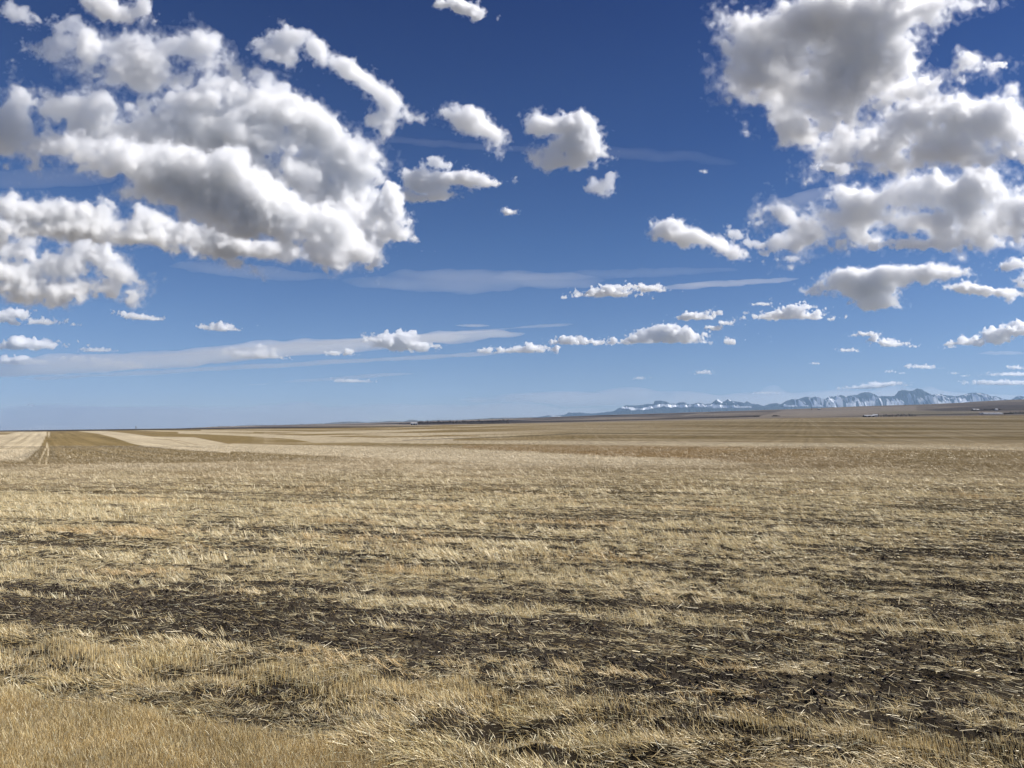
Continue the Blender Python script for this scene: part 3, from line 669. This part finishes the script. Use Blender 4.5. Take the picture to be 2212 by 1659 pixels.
for i in range(60):
    px = 1010 + i*1.5 + trg.uniform(-.7, .7)
    plant('bush', 'bush', 'dark low bush along the right foot of the long tree belt', 'bushes at the foot of the belt', px, Yb - 12 + trg.uniform(-3, 3), trg.uniform(.7, 1.1), 1)
for i in range(7):
    plant('bare_tree', 'tree', 'leafless tree standing left of the dark walled barn', 'bare trees left of the barn', 863 + i*3.6 + trg.uniform(-1, 1), Yb + trg.uniform(4, 24), trg.uniform(.55, .9), 1)
for i in range(17):
    plant('bare_tree' if i % 3 else 'spruce_tree', 'tree', 'dark tree in the row right of the small pale house', 'trees of the middle right farm', 1908 + i*4.0 + trg.uniform(-1.4, 1.4), Yr + trg.uniform(8, 40), trg.uniform(.5, .9), 1)
plant('spruce_tree', 'tree', 'narrow dark spruce standing alone above the small pale house', None, 1896.8, Yr + 5, .95, 1.05)
for i in range(18):
    plant('bush', 'bush', 'low brush between the trees of the middle right farm', 'brush of the middle right farm', 1904 + i*4.2 + trg.uniform(-2, 2), Yr + trg.uniform(-3, 9), trg.uniform(.8, 1.3), 1)
for i in range(26):
    f = i/25; plant('spruce_tree', 'tree', 'dark spruce in the thick windbreak at the right edge', 'spruces of the right windbreak', 2181 + i*2.9 + trg.uniform(-.8, .8), Yw - 6 + trg.uniform(-8, 22), trg.uniform(.75, 1.2)*(.85 + .3*f), trg.uniform(.85, 1.1))
for i in range(14):
    plant('bush', 'bush', 'dark brush between the very long white shed and the windbreak', 'brush beside the long shed', 2166 + i*1.5 + trg.uniform(-.8, .8), Yw + trg.uniform(-4, 10), trg.uniform(.9, 1.5), 1)
for i in range(20):
    plant('bush', 'bush', 'dark brush around the barn on the shaded hillside', 'brush on the shaded hillside', 2098 + i*3.2 + trg.uniform(-1, 1), Yh - 10 + trg.uniform(-10, 50), trg.uniform(1.2, 2.4), 1)
Yd = find_y(1675, 899.4)
for i in range(9):
    plant('bush', 'bush', 'bush in the dark clump standing alone in the middle right field', 'dark clump in the middle right field', 1667 + i*1.9 + trg.uniform(-.5, .5), Yd + trg.uniform(-5, 5), trg.uniform(.9, 1.4)*(1.25 - .1*abs(i-4)), 1)
Ye = find_y(1634, 900.6)
for i in range(5):
    plant('bush', 'bush', 'bush in the small clump left of the larger dark clump', 'small clump in the middle right field', 1628 + i*2.6, Ye + trg.uniform(-5, 5), trg.uniform(.7, .9), 1)
for i in range(26):
    plant('bare_tree', 'tree', 'dark tree on the crest below the left half of the right mountains', 'trees on the crest below the mountains', 1706 + i*2.9 + trg.uniform(-1.2, 1.2), Yg + trg.uniform(-60, 40), trg.uniform(.5, .9), 1)
# posts and poles
def pole(name, cat, label, px, Y, h, w, arms=(), mat=POSTM):
    root = bpy.data.objects.new(name, None); COL.objects.link(root); root.location = spot(px, Y); tag(root, label, cat)
    poly_obj('post', *joined([limb((0,0,-.8), (0,0,h), w, w*.75)]), mat, root)
    for z, L0 in arms: poly_obj('crossarm', *box_v(-L0/2, L0/2, -w*1.9, -w*1.1, z-.14, z+.14), mat, root)
pole('utility_pole', 'pole', 'small dark pole standing on the left skyline', 295, 2000, 7.5, 1.1, ((6.8, 3.4),))
pole('marker_post', 'post', 'short white post in the pale strip at far left', 68.7, 1750, 4.2, .45, (), PALEW)
pole('radio_mast', 'mast', 'thin mast on the far hills left of the tree belt', 594.7, 4700, 16, .8, ((10, 4),))
pole('grain_leg', 'grain leg', 'dark upright grain leg on the crest below the mountains', 1752.5, Yg - 20, 15, 1.6, ((12, 6),))

# ------------------------------------------------------------------ the air between here and the mountains
V, F_ = box_v(-31000, 31000, -6000, 32500, -420, 1630)
me = bpy.data.meshes.new('haze'); me.from_pydata(V, [], F_); me.update()
hm, N, L_ = newmat('haze_air'); pv = N.new('ShaderNodeVolumePrincipled'); pv.inputs['Color'].default_value = (.44, .68, 1.0, 1); pv.inputs['Density'].default_value = 2.3e-5; pv.inputs['Anisotropy'].default_value = 0.0
o_ = N.new('ShaderNodeOutputMaterial'); L_.new(pv.outputs[0], o_.inputs['Volume'])
hz = link('haze', me, hm); tag(hz, kind='stuff')
# ------------------------------------------------------------------ clouds: closed hulls filled with a thin white volume
CLOUD_BASE = 1900.0
def volmat(name, dens, g=0.35, col=(.966, .971, .982)):
    m, N, L = newmat(name)
    pv = N.new('ShaderNodeVolumeScatter'); pv.inputs['Color'].default_value = (*col, 1)
    pv.inputs['Density'].default_value = dens; pv.inputs['Anisotropy'].default_value = g
    o = N.new('ShaderNodeOutputMaterial'); L.new(pv.outputs[0], o.inputs['Volume'])
    return m
SH_BIG = ((-11, .005, 10), (-4, .011, 7.5), (2, .04, 4.5), (7, .08, 3), (14, .06, 2))
SH_PUFF = ((-7, .007, 9), (-2, .014, 7), (3, .04, 4), (8, .07, 2))
SH_WISP = ((-5, .005, 9), (1, .010, 7), (7, .018, 4))
SH_LOW = ((-3, .012, 4), (2, .05, 2), (7, .07, 0))
SH_VEIL = ((0, 1, 0),)
def cloud(blobs, label, seed, shells=SH_BIG, step=2.6, amp=0.55, dens=1.0, dist=None, name='cloud', cat='cloud', group=None, lam=None, depth=1.0, warp=0.35,
          flat=None, shift=0.0, billow=0.6, octs=6, pad=1.0, vfreq=1.0, gain=0.62, bounce_g=0.5, stretch=1.0, fray=1.0):
    """blobs: (x, y, rx, ry[, angle deg]) measured ellipses; the hull is grown at the cloud's own distance"""
    rng = np.random.default_rng(seed)
    B = np.array([(b + (0,))[:5] if len(b) == 4 else b for b in blobs], dtype=np.float64)
    rm = float(np.median(np.minimum(B[:, 2], B[:, 3]))); A = amp*rm
    e = np.maximum(B[:, 2], B[:, 3]) + A*1.3*pad + 4
    ang = np.radians(B[:, 4])
    mr_ = np.minimum(B[:, 2], B[:, 3]); gr = 1 + 1.1*A/mr_
    hx = np.maximum(np.hypot(B[:, 2]*np.cos(ang), B[:, 3]*np.sin(ang))*gr, B[:, 2]*np.abs(np.cos(ang)) + A*1.5*pad) + 8 + 2*warp*rm
    hy = np.maximum(np.hypot(B[:, 2]*np.sin(ang), B[:, 3]*np.cos(ang))*gr, 0) + 8 + warp*rm + .4*A
    x0, x1 = (B[:, 0]-hx).min(), (B[:, 0]+hx).max(); y0, y1 = (B[:, 1]-hy).min(), (B[:, 1]+hy).max()
    rw = depth*(0.75*np.minimum(B[:, 2], B[:, 3]) + 0.25*np.maximum(B[:, 2], B[:, 3])); w1 = rw.max() + A*1.2*pad + 5
    xc, yc = (x0+x1)/2, (y0+y1)/2
    gx, gy, gw = np.arange(x0, x1, step), np.arange(y0, y1, step), np.arange(-w1, w1, step)
    sh = (len(gx), len(gy), len(gw))
    lam = lam or rm*1.5
    X = gx[:, None, None].astype(np.float32); Y = gy[None, :, None].astype(np.float32); Wd = gw[None, None, :].astype(np.float32)
    s1 = lam*1.1/step
    wa = warp*rm
    if wa > 0:
        wx, wy, ww = (wa*lat(rng, sh, (s1,)*3) for _ in range(3))
        s2 = s1/2.7
        wx += wa*.4*lat(rng, sh, (s2,)*3); wy += wa*.4*lat(rng, sh, (s2,)*3)
        if s1/6.5 > 1.6: wx += wa*.2*lat(rng, sh, (s1/6.5,)*3); wy += wa*.2*lat(rng, sh, (s1/6.5,)*3)
    else: wx = wy = ww = np.float32(0)
    k = rm*0.35; far = np.float32(rm*1.2 + A + 6)
    S = np.full(sh, far, np.float32)
    for (bx, by, rx, ry, an), r3 in zip(B.tolist(), rw.tolist()):
        c, s = math.cos(math.radians(an)), math.sin(math.radians(an)); mr = min(rx, ry, r3)
        f = 1 + float(far)/mr; ex = math.hypot(rx*c, ry*s)*f + wa*3; ey = math.hypot(rx*s, ry*c)*f + wa*3; ez = r3*f + wa*3
        i0, i1 = np.searchsorted(gx, [bx-ex, bx+ex]); j0, j1 = np.searchsorted(gy, [by-ey, by+ey]); k0, k1 = np.searchsorted(gw, [-ez, ez])
        sl_ = (slice(i0, i1), slice(j0, j1), slice(k0, k1))
        if wa > 0: ax_, ay_, aw_ = wx[sl_], wy[sl_], ww[sl_]
        else: ax_ = ay_ = aw_ = np.float32(0)
        dx, dy = X[i0:i1] + ax_ - np.float32(bx), Y[:, j0:j1] + ay_ - np.float32(by)
        c, s = np.float32(c), np.float32(s)
        q = np.sqrt(((dx*c + dy*s)/np.float32(rx))**2 + ((dy*c - dx*s)/np.float32(ry))**2 + ((Wd[:, :, k0:k1] + aw_)/np.float32(r3))**2)
        d = (q - 1)*np.float32(mr); P_ = S[sl_]
        h = np.clip(0.5 + 0.5*(P_ - d)/np.float32(k), 0, 1)
        S[sl_] = P_*(1-h) + d*h - np.float32(k)*h*(1-h)
    F = -S
    n = np.zeros(sh, np.float32); g, tot, sc = 1.0, 0.0, lam/step
    for o in range(octs):
        if sc < 1.6: break
        l = lat(rng, sh, (sc*stretch, sc/vfreq, sc*stretch))
        n += g*(billow*(np.abs(l)*1.6 - 0.9) + (1-billow)*l); tot += g*g
        g *= gain; sc /= 2.05
    n /= math.sqrt(tot)
    F += A*n*0.75 + shift*rm
    if flat is not None:                       # a level underside
        F = np.minimum(F, (flat - Y) + 0.30*A*n + .1*rm)
    # keep a shut hull
    for ax in range(3):
        sl_ = [slice(None)]*3
        sl_[ax] = 0; F[tuple(sl_)] = -1
        sl_[ax] = -1; F[tuple(sl_)] = -1
    c3 = ray(xc, yc); D = dist or CLOUD_BASE/max(c3[2], 0.02)
    right = np.array([c3[1], -c3[0], 0]); right /= np.linalg.norm(right)
    up = np.cross(right, c3); k3 = D/FPX*np.linalg.norm([ (xc-W2/2)/FPX, 1, (yc-H2/2)/FPX ])**-0
    # angular size of one measured pixel at this spot
    cosx = 1.0/np.linalg.norm([(xc-W2/2)/FPX, 1, (yc-H2/2)/FPX])
    def place(V):
        gxx = gx[0] + V[:, 0]*step; gyy = gy[0] + V[:, 1]*step; gww = gw[0] + V[:, 2]*step
        a = (gxx - W2/2)/FPX; b = -(gyy - H2/2)/FPX
        d = np.stack([a, math.cos(PITCH) - b*math.sin(PITCH), math.sin(PITCH) + b*math.cos(PITCH)], 1)
        d /= np.linalg.norm(d, axis=1)[:, None]
        return d*(D + gww*D/FPX*cosx)[:, None] + np.array([0, 0, EYE])
    o = None
    base = CENTER = c3*D + np.array([0, 0, EYE])
    mpp = D/FPX*cosx                            # metres per measured pixel
    kk = min(1.0, max(.22, rm/40)); fr = None
    if fray: fr = .75*lat(rng, sh, (max(1.7, 10*kk/step),)*3) + .55*lat(rng, sh, (max(1.6, 5*kk/step),)*3)
    for i_, (lev, t, fm) in enumerate(shells):
        nm = name if o is None else ('cloud_body' if i_ < len(shells)-1 else 'dense_core')
        F_ = F + (fr*(fm*kk*fray) if fray and fm else 0); lev = lev*kk; t = t*dens/kk
        for ax in range(3):
            sl_ = [slice(None)]*3
            sl_[ax] = 0; F_[tuple(sl_)] = -99
            sl_[ax] = -1; F_[tuple(sl_)] = -99
        if t <= 0: continue
        V, Q = surface_nets(F_ - lev)
        if V is None or len(Q) < 40: continue
        P = place(V) - base
        # grid is left handed in (x, y down, depth): turn the faces
        me = mesh_from_arrays(nm, P, Q, True)
        ob = link(nm, me, volmat(nm, t/mpp, bounce_g), o)
        if o is None:
            o = ob; o.location = base; tag(o, label, cat, group)
    return o, D
# ------------------------------------------------------------------ the clouds of the picture (measured ellipses: x, y, rx, ry, tilt)
GL, GM, GR, GF, GV = 'heaped clouds over the left plain', 'puffs in the middle of the sky', 'heaped clouds on the right', 'small flat clouds low over the horizon', 'thin veils of high cloud'
def big(b, l, s, g, **k):
    a = dict(shells=SH_BIG, step=2.2, amp=.68, depth=.8, warp=.3, lam=42, gain=.7, octs=6, billow=.5); a.update(k)
    return cloud(b, l, s, group=g, **a)
def puff(b, l, s, g, **k):
    a = dict(shells=SH_PUFF, step=1.6, amp=.7, depth=.75, warp=.36, gain=.72, octs=5, billow=.35); a.update(k)
    return cloud(b, l, s, group=g, **a)
def low(b, l, s, **k):
    B = np.array([(x + (0,))[:5] for x in b]); fl = float((B[:, 1] + B[:, 3]*.45).max())
    a = dict(step=max(.8, float(np.median(B[:, 3]))/8.5), shells=SH_LOW, amp=.85, depth=.9, warp=.3, gain=.72, octs=5, billow=.7, flat=fl, lam=float(np.median(B[:, 3]))*1.15, fray=1.4); a.update(k)
    return cloud(b, l, s, group=GF, **a)
def veil(b, l, s, od, **k):
    B = np.array([(x + (0,))[:5] for x in b]); rm = float(np.median(B[:, 3])); dp = k.pop('depth', .5)
    a = dict(step=max(1.5, rm/6), amp=.35, depth=dp, warp=.15, shells=SH_VEIL, fray=0, dens=od/(2*dp*(.75*rm + .25*float(np.median(B[:, 2]))))*min(1.0, max(.22, rm/40)), lam=rm*1.5, stretch=7, gain=.6, octs=4, billow=.1, name='thin_cloud', cat='thin cloud'); a.update(k)
    return cloud(b, l, s, group=GV, **a)
# left
big([(430,215,90,32,-15),(530,205,80,36),(600,235,90,50,25),(660,280,80,60,35),(720,330,70,55,40),(545,285,100,50,15),(660,370,80,50,25),(770,350,60,45,40),(740,420,90,60,25),(790,470,60,40,20),
     (200,240,85,45,-5),(130,235,50,30),(250,285,90,55),(330,255,70,40),(30,225,42,40),(15,275,60,48),(75,310,85,30),(440,262,80,45),(400,300,130,40,12),(520,345,110,42,15),(300,300,90,35)],
    'broad domed white cloud mass behind the long shaded ridge of cloud at left', 101, GL, dist=4700, depth=.75)
big([(180,328,80,28,10),(270,328,90,42,15),(370,352,110,55,22),(470,400,110,62,25),(560,440,100,58,20),(640,470,90,48,20),(700,490,70,42,15),(440,440,110,36,20),(570,485,120,36,8),(330,390,100,38,22),(740,540,50,20,20),(680,545,60,22,15)],
    'long slanting cloud ridge with bright top and wide grey underside at left', 102, GL, dist=4300, depth=.9)
puff([(800,512,40,26),(804,552,16,24),(865,505,40,14,30),(835,462,44,24,10),(790,490,30,20),(770,545,22,16),(845,430,25,22),(725,560,30,14,20)], 'ragged white shreds at the right tip of the big slanting cloud', 103, GL, dist=4500, amp=.95)
big([(40,455,60,33),(110,455,70,30),(200,470,60,30),(230,450,28,20),(320,480,60,26),(400,495,70,26),(150,492,150,22),(300,512,120,22,5),(480,530,130,24,8),(600,540,80,20,5),(510,572,34,10,20)],
    'long low roll of cloud below the slanting ridge with flat grey underside', 104, GL, dist=5300, lam=34)
big([(20,535,60,26),(40,590,85,33,5),(130,570,70,32,10),(205,550,70,28,15),(255,590,62,26,15),(150,618,100,22,5),(60,628,80,22),(290,604,30,12),(110,648,40,10)],
    'wedge shaped cloud with dark flat underside at the left edge', 105, GL, dist=6200, lam=34)
big([(205,105,38,45),(290,115,72,50),(360,100,58,38),(430,115,70,38,10),(500,140,45,26,20),(300,158,100,36),(250,178,50,20)],
    'soft grey white puffy cloud above the big domed mass at upper left', 106, GL, lam=36, depth=.6, amp=.55)
puff([(110,105,46,22),(140,58,38,18,-10),(160,110,25,12)], 'small torn grey wisps beside the soft upper left cloud', 107, GL, depth=.6, shells=SH_WISP)
puff([(30,28,46,20,20),(75,46,22,13)], 'faint grey shred of cloud in the top left corner', 108, GL, depth=.6, shells=SH_WISP)
puff([(235,18,46,30,15),(300,33,28,15,20)], 'small torn cloud cut by the top edge at upper left', 109, GL, depth=.7)
puff([(600,108,44,26),(625,80,40,24),(690,112,55,25,30),(750,150,60,27,30),(800,185,55,25,40),(840,220,36,22,45),(885,240,28,8,20),(835,262,14,28,10),(812,245,16,20)],
     'bright arched cloud drooping to the right with wispy lower end', 141, GM, amp=.55, step=1.8)
puff([(1025,265,60,36,25),(1000,250,40,25),(1060,280,40,26,30),(1020,298,40,12,20),(985,235,28,13)], 'slanting white puff with frayed underside left of the round puff', 111, GM, amp=.6)
puff([(1220,270,75,26,5),(1170,275,35,16),(1250,308,52,38),(1220,345,60,16,10),(1275,330,38,24),(1190,330,35,18)], 'bright white puff with a broad cap in the middle of the sky', 112, GM, amp=.55)
puff([(1290,402,32,16,20),(1318,392,13,14)], 'small frayed scrap of cloud under the broad capped puff', 113, GM, amp=.9, shells=SH_WISP)
puff([(910,390,45,26,15),(890,420,35,15),(960,385,45,23),(1010,385,50,20,10),(945,355,25,13),(1052,395,25,7),(930,425,40,12)], 'white puff with feathery right end beside the big slanting cloud', 114, GM, amp=.65)
puff([(1100,456,20,7)], 'tiny white lens of cloud alone in the middle sky', 115, GM, step=1.1, amp=.5)
puff([(1000,16,50,15,15),(960,8,22,12),(1035,27,18,12)], 'white scrap of cloud at the top edge of the sky', 116, GM, amp=.6)
puff([(1521,370,7,4)], 'tiniest white speck of cloud in the right middle sky', 117, GM, step=.9, fray=0, amp=.5)
# right
big([(1610,72,58,46),(1580,120,40,42),(1590,175,45,36),(1680,70,80,62),(1780,50,110,75),(1880,30,120,62),(1970,25,90,36,-10),(2050,5,90,22,-15),(1700,180,105,60),(1810,190,110,66),(1900,130,95,70),(1750,240,80,42,15),(1820,258,70,30),(1960,190,90,38),(2030,172,65,20),(2090,155,48,15,-5),(1740,288,36,9),(1640,120,70,60),(1850,80,90,60),(1800,130,90,60)],
    'huge cloud with dark grey heart and bright ragged rim at upper right', 120, GR, depth=.62, dist=4200)
puff([(2148,140,20,11)], 'small round knob of cloud right of the huge grey hearted cloud', 121, GR, step=1.2)
big([(1910,300,100,42,-10),(1990,262,100,46,-10),(2090,250,110,48),(2180,275,70,62),(2050,320,130,46),(2150,340,80,34),(1950,348,90,24,-5),(1845,330,46,20,-20)],
    'billowing white cloud with grey base below the huge one at right', 122, GR, depth=.62, dist=5000)
puff([(1805,363,44,11)], 'small flat scrap tucked under the left end of the billowing cloud', 123, GR, step=1.3)
big([(1830,470,95,36),(1770,490,70,28),(1900,430,105,38),(2000,420,100,38,5),(2100,410,110,36),(2180,440,80,52),(2000,480,120,38),(2120,500,110,32),(1760,515,60,22),(1850,515,70,20),(2170,530,60,16)],
    'long stepped bank of white cloud reaching the right edge', 124, GR, depth=.55, dist=6000, lam=38)
puff([(1975,527,60,10),(1905,528,40,9),(2060,528,40,8)], 'frayed fringe hanging below the long stepped cloud bank', 125, GR, amp=.9, dist=5900, shells=SH_WISP)
puff([(1480,510,72,24,15),(1450,495,45,20),(1540,530,58,16,15),(1582,548,38,9,10)], 'white tapering puff alone left of the long stepped bank', 126, GR, amp=.55)
puff([(1590,505,24,16),(1640,530,40,11,15),(1690,520,35,22),(1702,560,30,8),(1660,545,25,8)], 'lacy torn shreds between tapering puff and stepped bank', 127, GR, amp=1.0, shells=SH_WISP)
puff([(1640,480,13,6)], 'tiny frayed wisp above the lacy torn shreds', 128, GR, step=1.0, fray=0, amp=.8, shells=SH_WISP)
puff([(1880,618,70,30),(1830,602,60,25),(1790,618,40,12),(1930,600,55,22),(1980,590,58,18),(1890,648,50,18),(1760,632,24,7),(2050,590,50,14)], 'lumpy white cloud with hanging grey belly low on the right', 129, GR, amp=.5, lam=26)
puff([(2100,625,58,12,8),(2160,634,38,8)], 'flat white cloud right of the lumpy bellied one', 130, GR, step=1.4, amp=.55)
puff([(2190,572,36,15),(2207,608,18,16),(2195,640,28,8)], 'broken white pieces of cloud at the right edge', 131, GR, step=1.4, amp=.7)
# low down
L = [
 ([(25,680,50,12,5),(90,695,46,9,5),(8,690,30,11)], 'grey white flat cloud at the left edge under the dark bottomed wedge', dict(dens=.7)),
 ([(302,686,40,8,5),(270,678,20,5,10)], 'small flat cloud with left tail under the big left clouds', {}),
 ([(475,710,38,7,6),(466,702,16,8)], 'small grey white heap of cloud above the long pale veil', dict(dens=.7)),
 ([(52,745,60,15),(90,742,38,7)], 'flat cream cloud at the left edge above the veil', {}),
 ([(35,780,45,10),(92,782,22,8)], 'pair of low cream clouds at the left edge in the veil', {}),
 ([(222,782,28,9),(280,790,42,7,6),(165,775,22,7)], 'small cloud with a flat right tail at the left end of the veil', {}),
 ([(212,757,32,5)], 'thin grey sliver above the left end of the veil', dict(dens=.7)),
 ([(550,768,62,10,6),(560,757,28,9),(525,766,30,8)], 'heaped small cloud in the middle of the long veil', {}),
 ([(855,742,68,15,8),(868,730,40,14),(822,736,36,11),(910,753,32,8)], 'largest heaped small cloud near the right end of the veil', {}),
 ([(722,764,16,6),(750,763,16,6)], 'twin small puffs left of the largest heaped small cloud', {}),
 ([(1055,757,20,6),(1110,757,42,8),(1152,754,40,9)], 'low white row of puffs right of the veil', {}),
 ([(1240,738,42,10),(1292,740,28,6,10)], 'low white cloud with thin right end above the centre', {}),
 ([(1380,724,42,10,-10),(1440,718,50,17),(1478,727,45,14),(1430,736,80,6)], 'heaped white cloud largest of those above the mountains left part', {}),
 ([(1505,684,34,11),(1530,676,18,6)], 'small white cloud above the heaped one over the mountains', {}),
 ([(1545,710,18,7),(1572,697,16,4)], 'two small scraps right of the heaped cloud over the mountains', {}),
 ([(1310,634,66,11,-3),(1330,624,36,9)], 'flat bottomed white cloud alone under the high streak', {}),
 ([(1400,624,36,8,6)], 'small thin cloud at the right end of the flat bottomed one', {}),
 ([(1700,682,70,10),(1712,668,36,12),(1742,682,38,11)], 'white cloud with three bumps below the lumpy bellied cloud', {}),
 ([(1643,657,17,3.5)], 'tiny flat sliver left of the three bump cloud', {}),
 ([(2110,738,70,10,-10),(2168,718,55,16,-12),(2200,708,30,14)], 'rising wedge of white cloud low at the right edge', {}),
 ([(1930,742,34,10,10)], 'small dome of cloud left of the rising wedge', {}),
 ([(1875,722,22,4.5),(1846,725,12,3)], 'thin flat scrap above left of the small dome', {}),
 ([(1832,757,18,3.5)], 'thin scrap lowest left of the small dome', {}),
 ([(2054,749,13,3.5)], 'small scrap between the small dome and rising wedge', {}),
 ([(1520,805,17,5.5)], 'tiny white cloud over the gap in the mountains', {}),
 ([(1763,785,10,2.5)], 'tiny speck of cloud high over the mountains', {}),
 ([(1380,817,11,2.8)], 'tiny white speck over the left mountains', {}),
 ([(1992,793,30,4,4)], 'flat thin cloud above the highest summit', {}),
 ([(1875,836,50,5,-6),(1912,829,36,4)], 'long flat cloud touching the summits left of the highest one', dict(dens=.8)),
 ([(2192,809,46,3.5)], 'thin cloud sliver upper one at the right edge', {}),
 ([(2175,828,60,5),(2130,826,30,4)], 'flat cloud above the mountains at the right edge', {}),
 ([(1655,849,24,2.2)], 'very thin sliver over the middle mountains', {}),
 ([(1922,802,8,2.2),(1950,806,6,2)], 'pair of specks above the long flat summit cloud', {}),
 ([(2060,806,8,2.2),(2085,812,7,2)], 'pair of specks right of the highest summit', {}),
 ([(2195,795,16,4)], 'small speck of cloud highest at the right edge over mountains', {}),
 ([(762,823,34,3.6,3)], 'thin white cloud low over the centre left plain', {}),
 ([(65,875,10,3.5)], 'lone tiny cloud just above the left skyline', {}),
]
for i, (b, l, k) in enumerate(L): low(b, l, 200 + i, **k)
# veils
veil([(520,763,560,20,-4.3),(250,782,330,20,-2.5)], 'long pale veil lying low across the left sky', 301, 1.9)
veil([(960,728,145,14,-2)], 'brighter blunt right end of the long low veil', 302, 1.5)
veil([(1020,703,52,2.6)], 'short bright streak above the right end of the long veil', 303, .7, depth=.8)
veil([(1060,600,250,16,2),(900,612,200,14,2)], 'faint wide streak across the middle sky', 304, .3)
veil([(1600,611,165,7,-4)], 'thin bright streak left of the lumpy bellied cloud', 305, .6)
veil([(1750,425,110,15,-15)], 'faint slanting veil left of the stepped bank', 306, .28)
veil([(740,817,170,4,-4)], 'thin low streak over the centre left plain', 307, .5)
veil([(100,382,150,22,0)], 'faint veil between the big left clouds', 308, .2)
veil([(2170,762,60,5,0)], 'thin pale streak under the rising wedge at right', 309, .4)
veil([(980,312,260,9,4)], 'barely seen streak under the middle puffs', 310, .10)
veil([(520,585,230,16,4)], 'faint streaks trailing under the big left clouds', 311, .3)
veil([(420,905,1000,22,0),(1000,900,500,24,0)], 'low grey haze bank along the left skyline', 312, 1.3, amp=.7, dist=60000, stretch=10)
veil([(1750,868,620,26,-1)], 'low pale haze bank behind the mountains', 313, 1.5, amp=.6, dist=62000, stretch=10)
veil([(700,741,420,5,-4.5)], 'thin upper strand along the long low veil', 314, .8)
veil([(620,788,520,5,-3.2)], 'thin lower strand along the long low veil', 315, .8)
veil([(1330,330,230,14,3)], 'barely seen streak right of the middle puffs', 316, .07)
veil([(1360,590,260,10,-2)], 'faint streak between the two middle bright streaks', 317, .14)
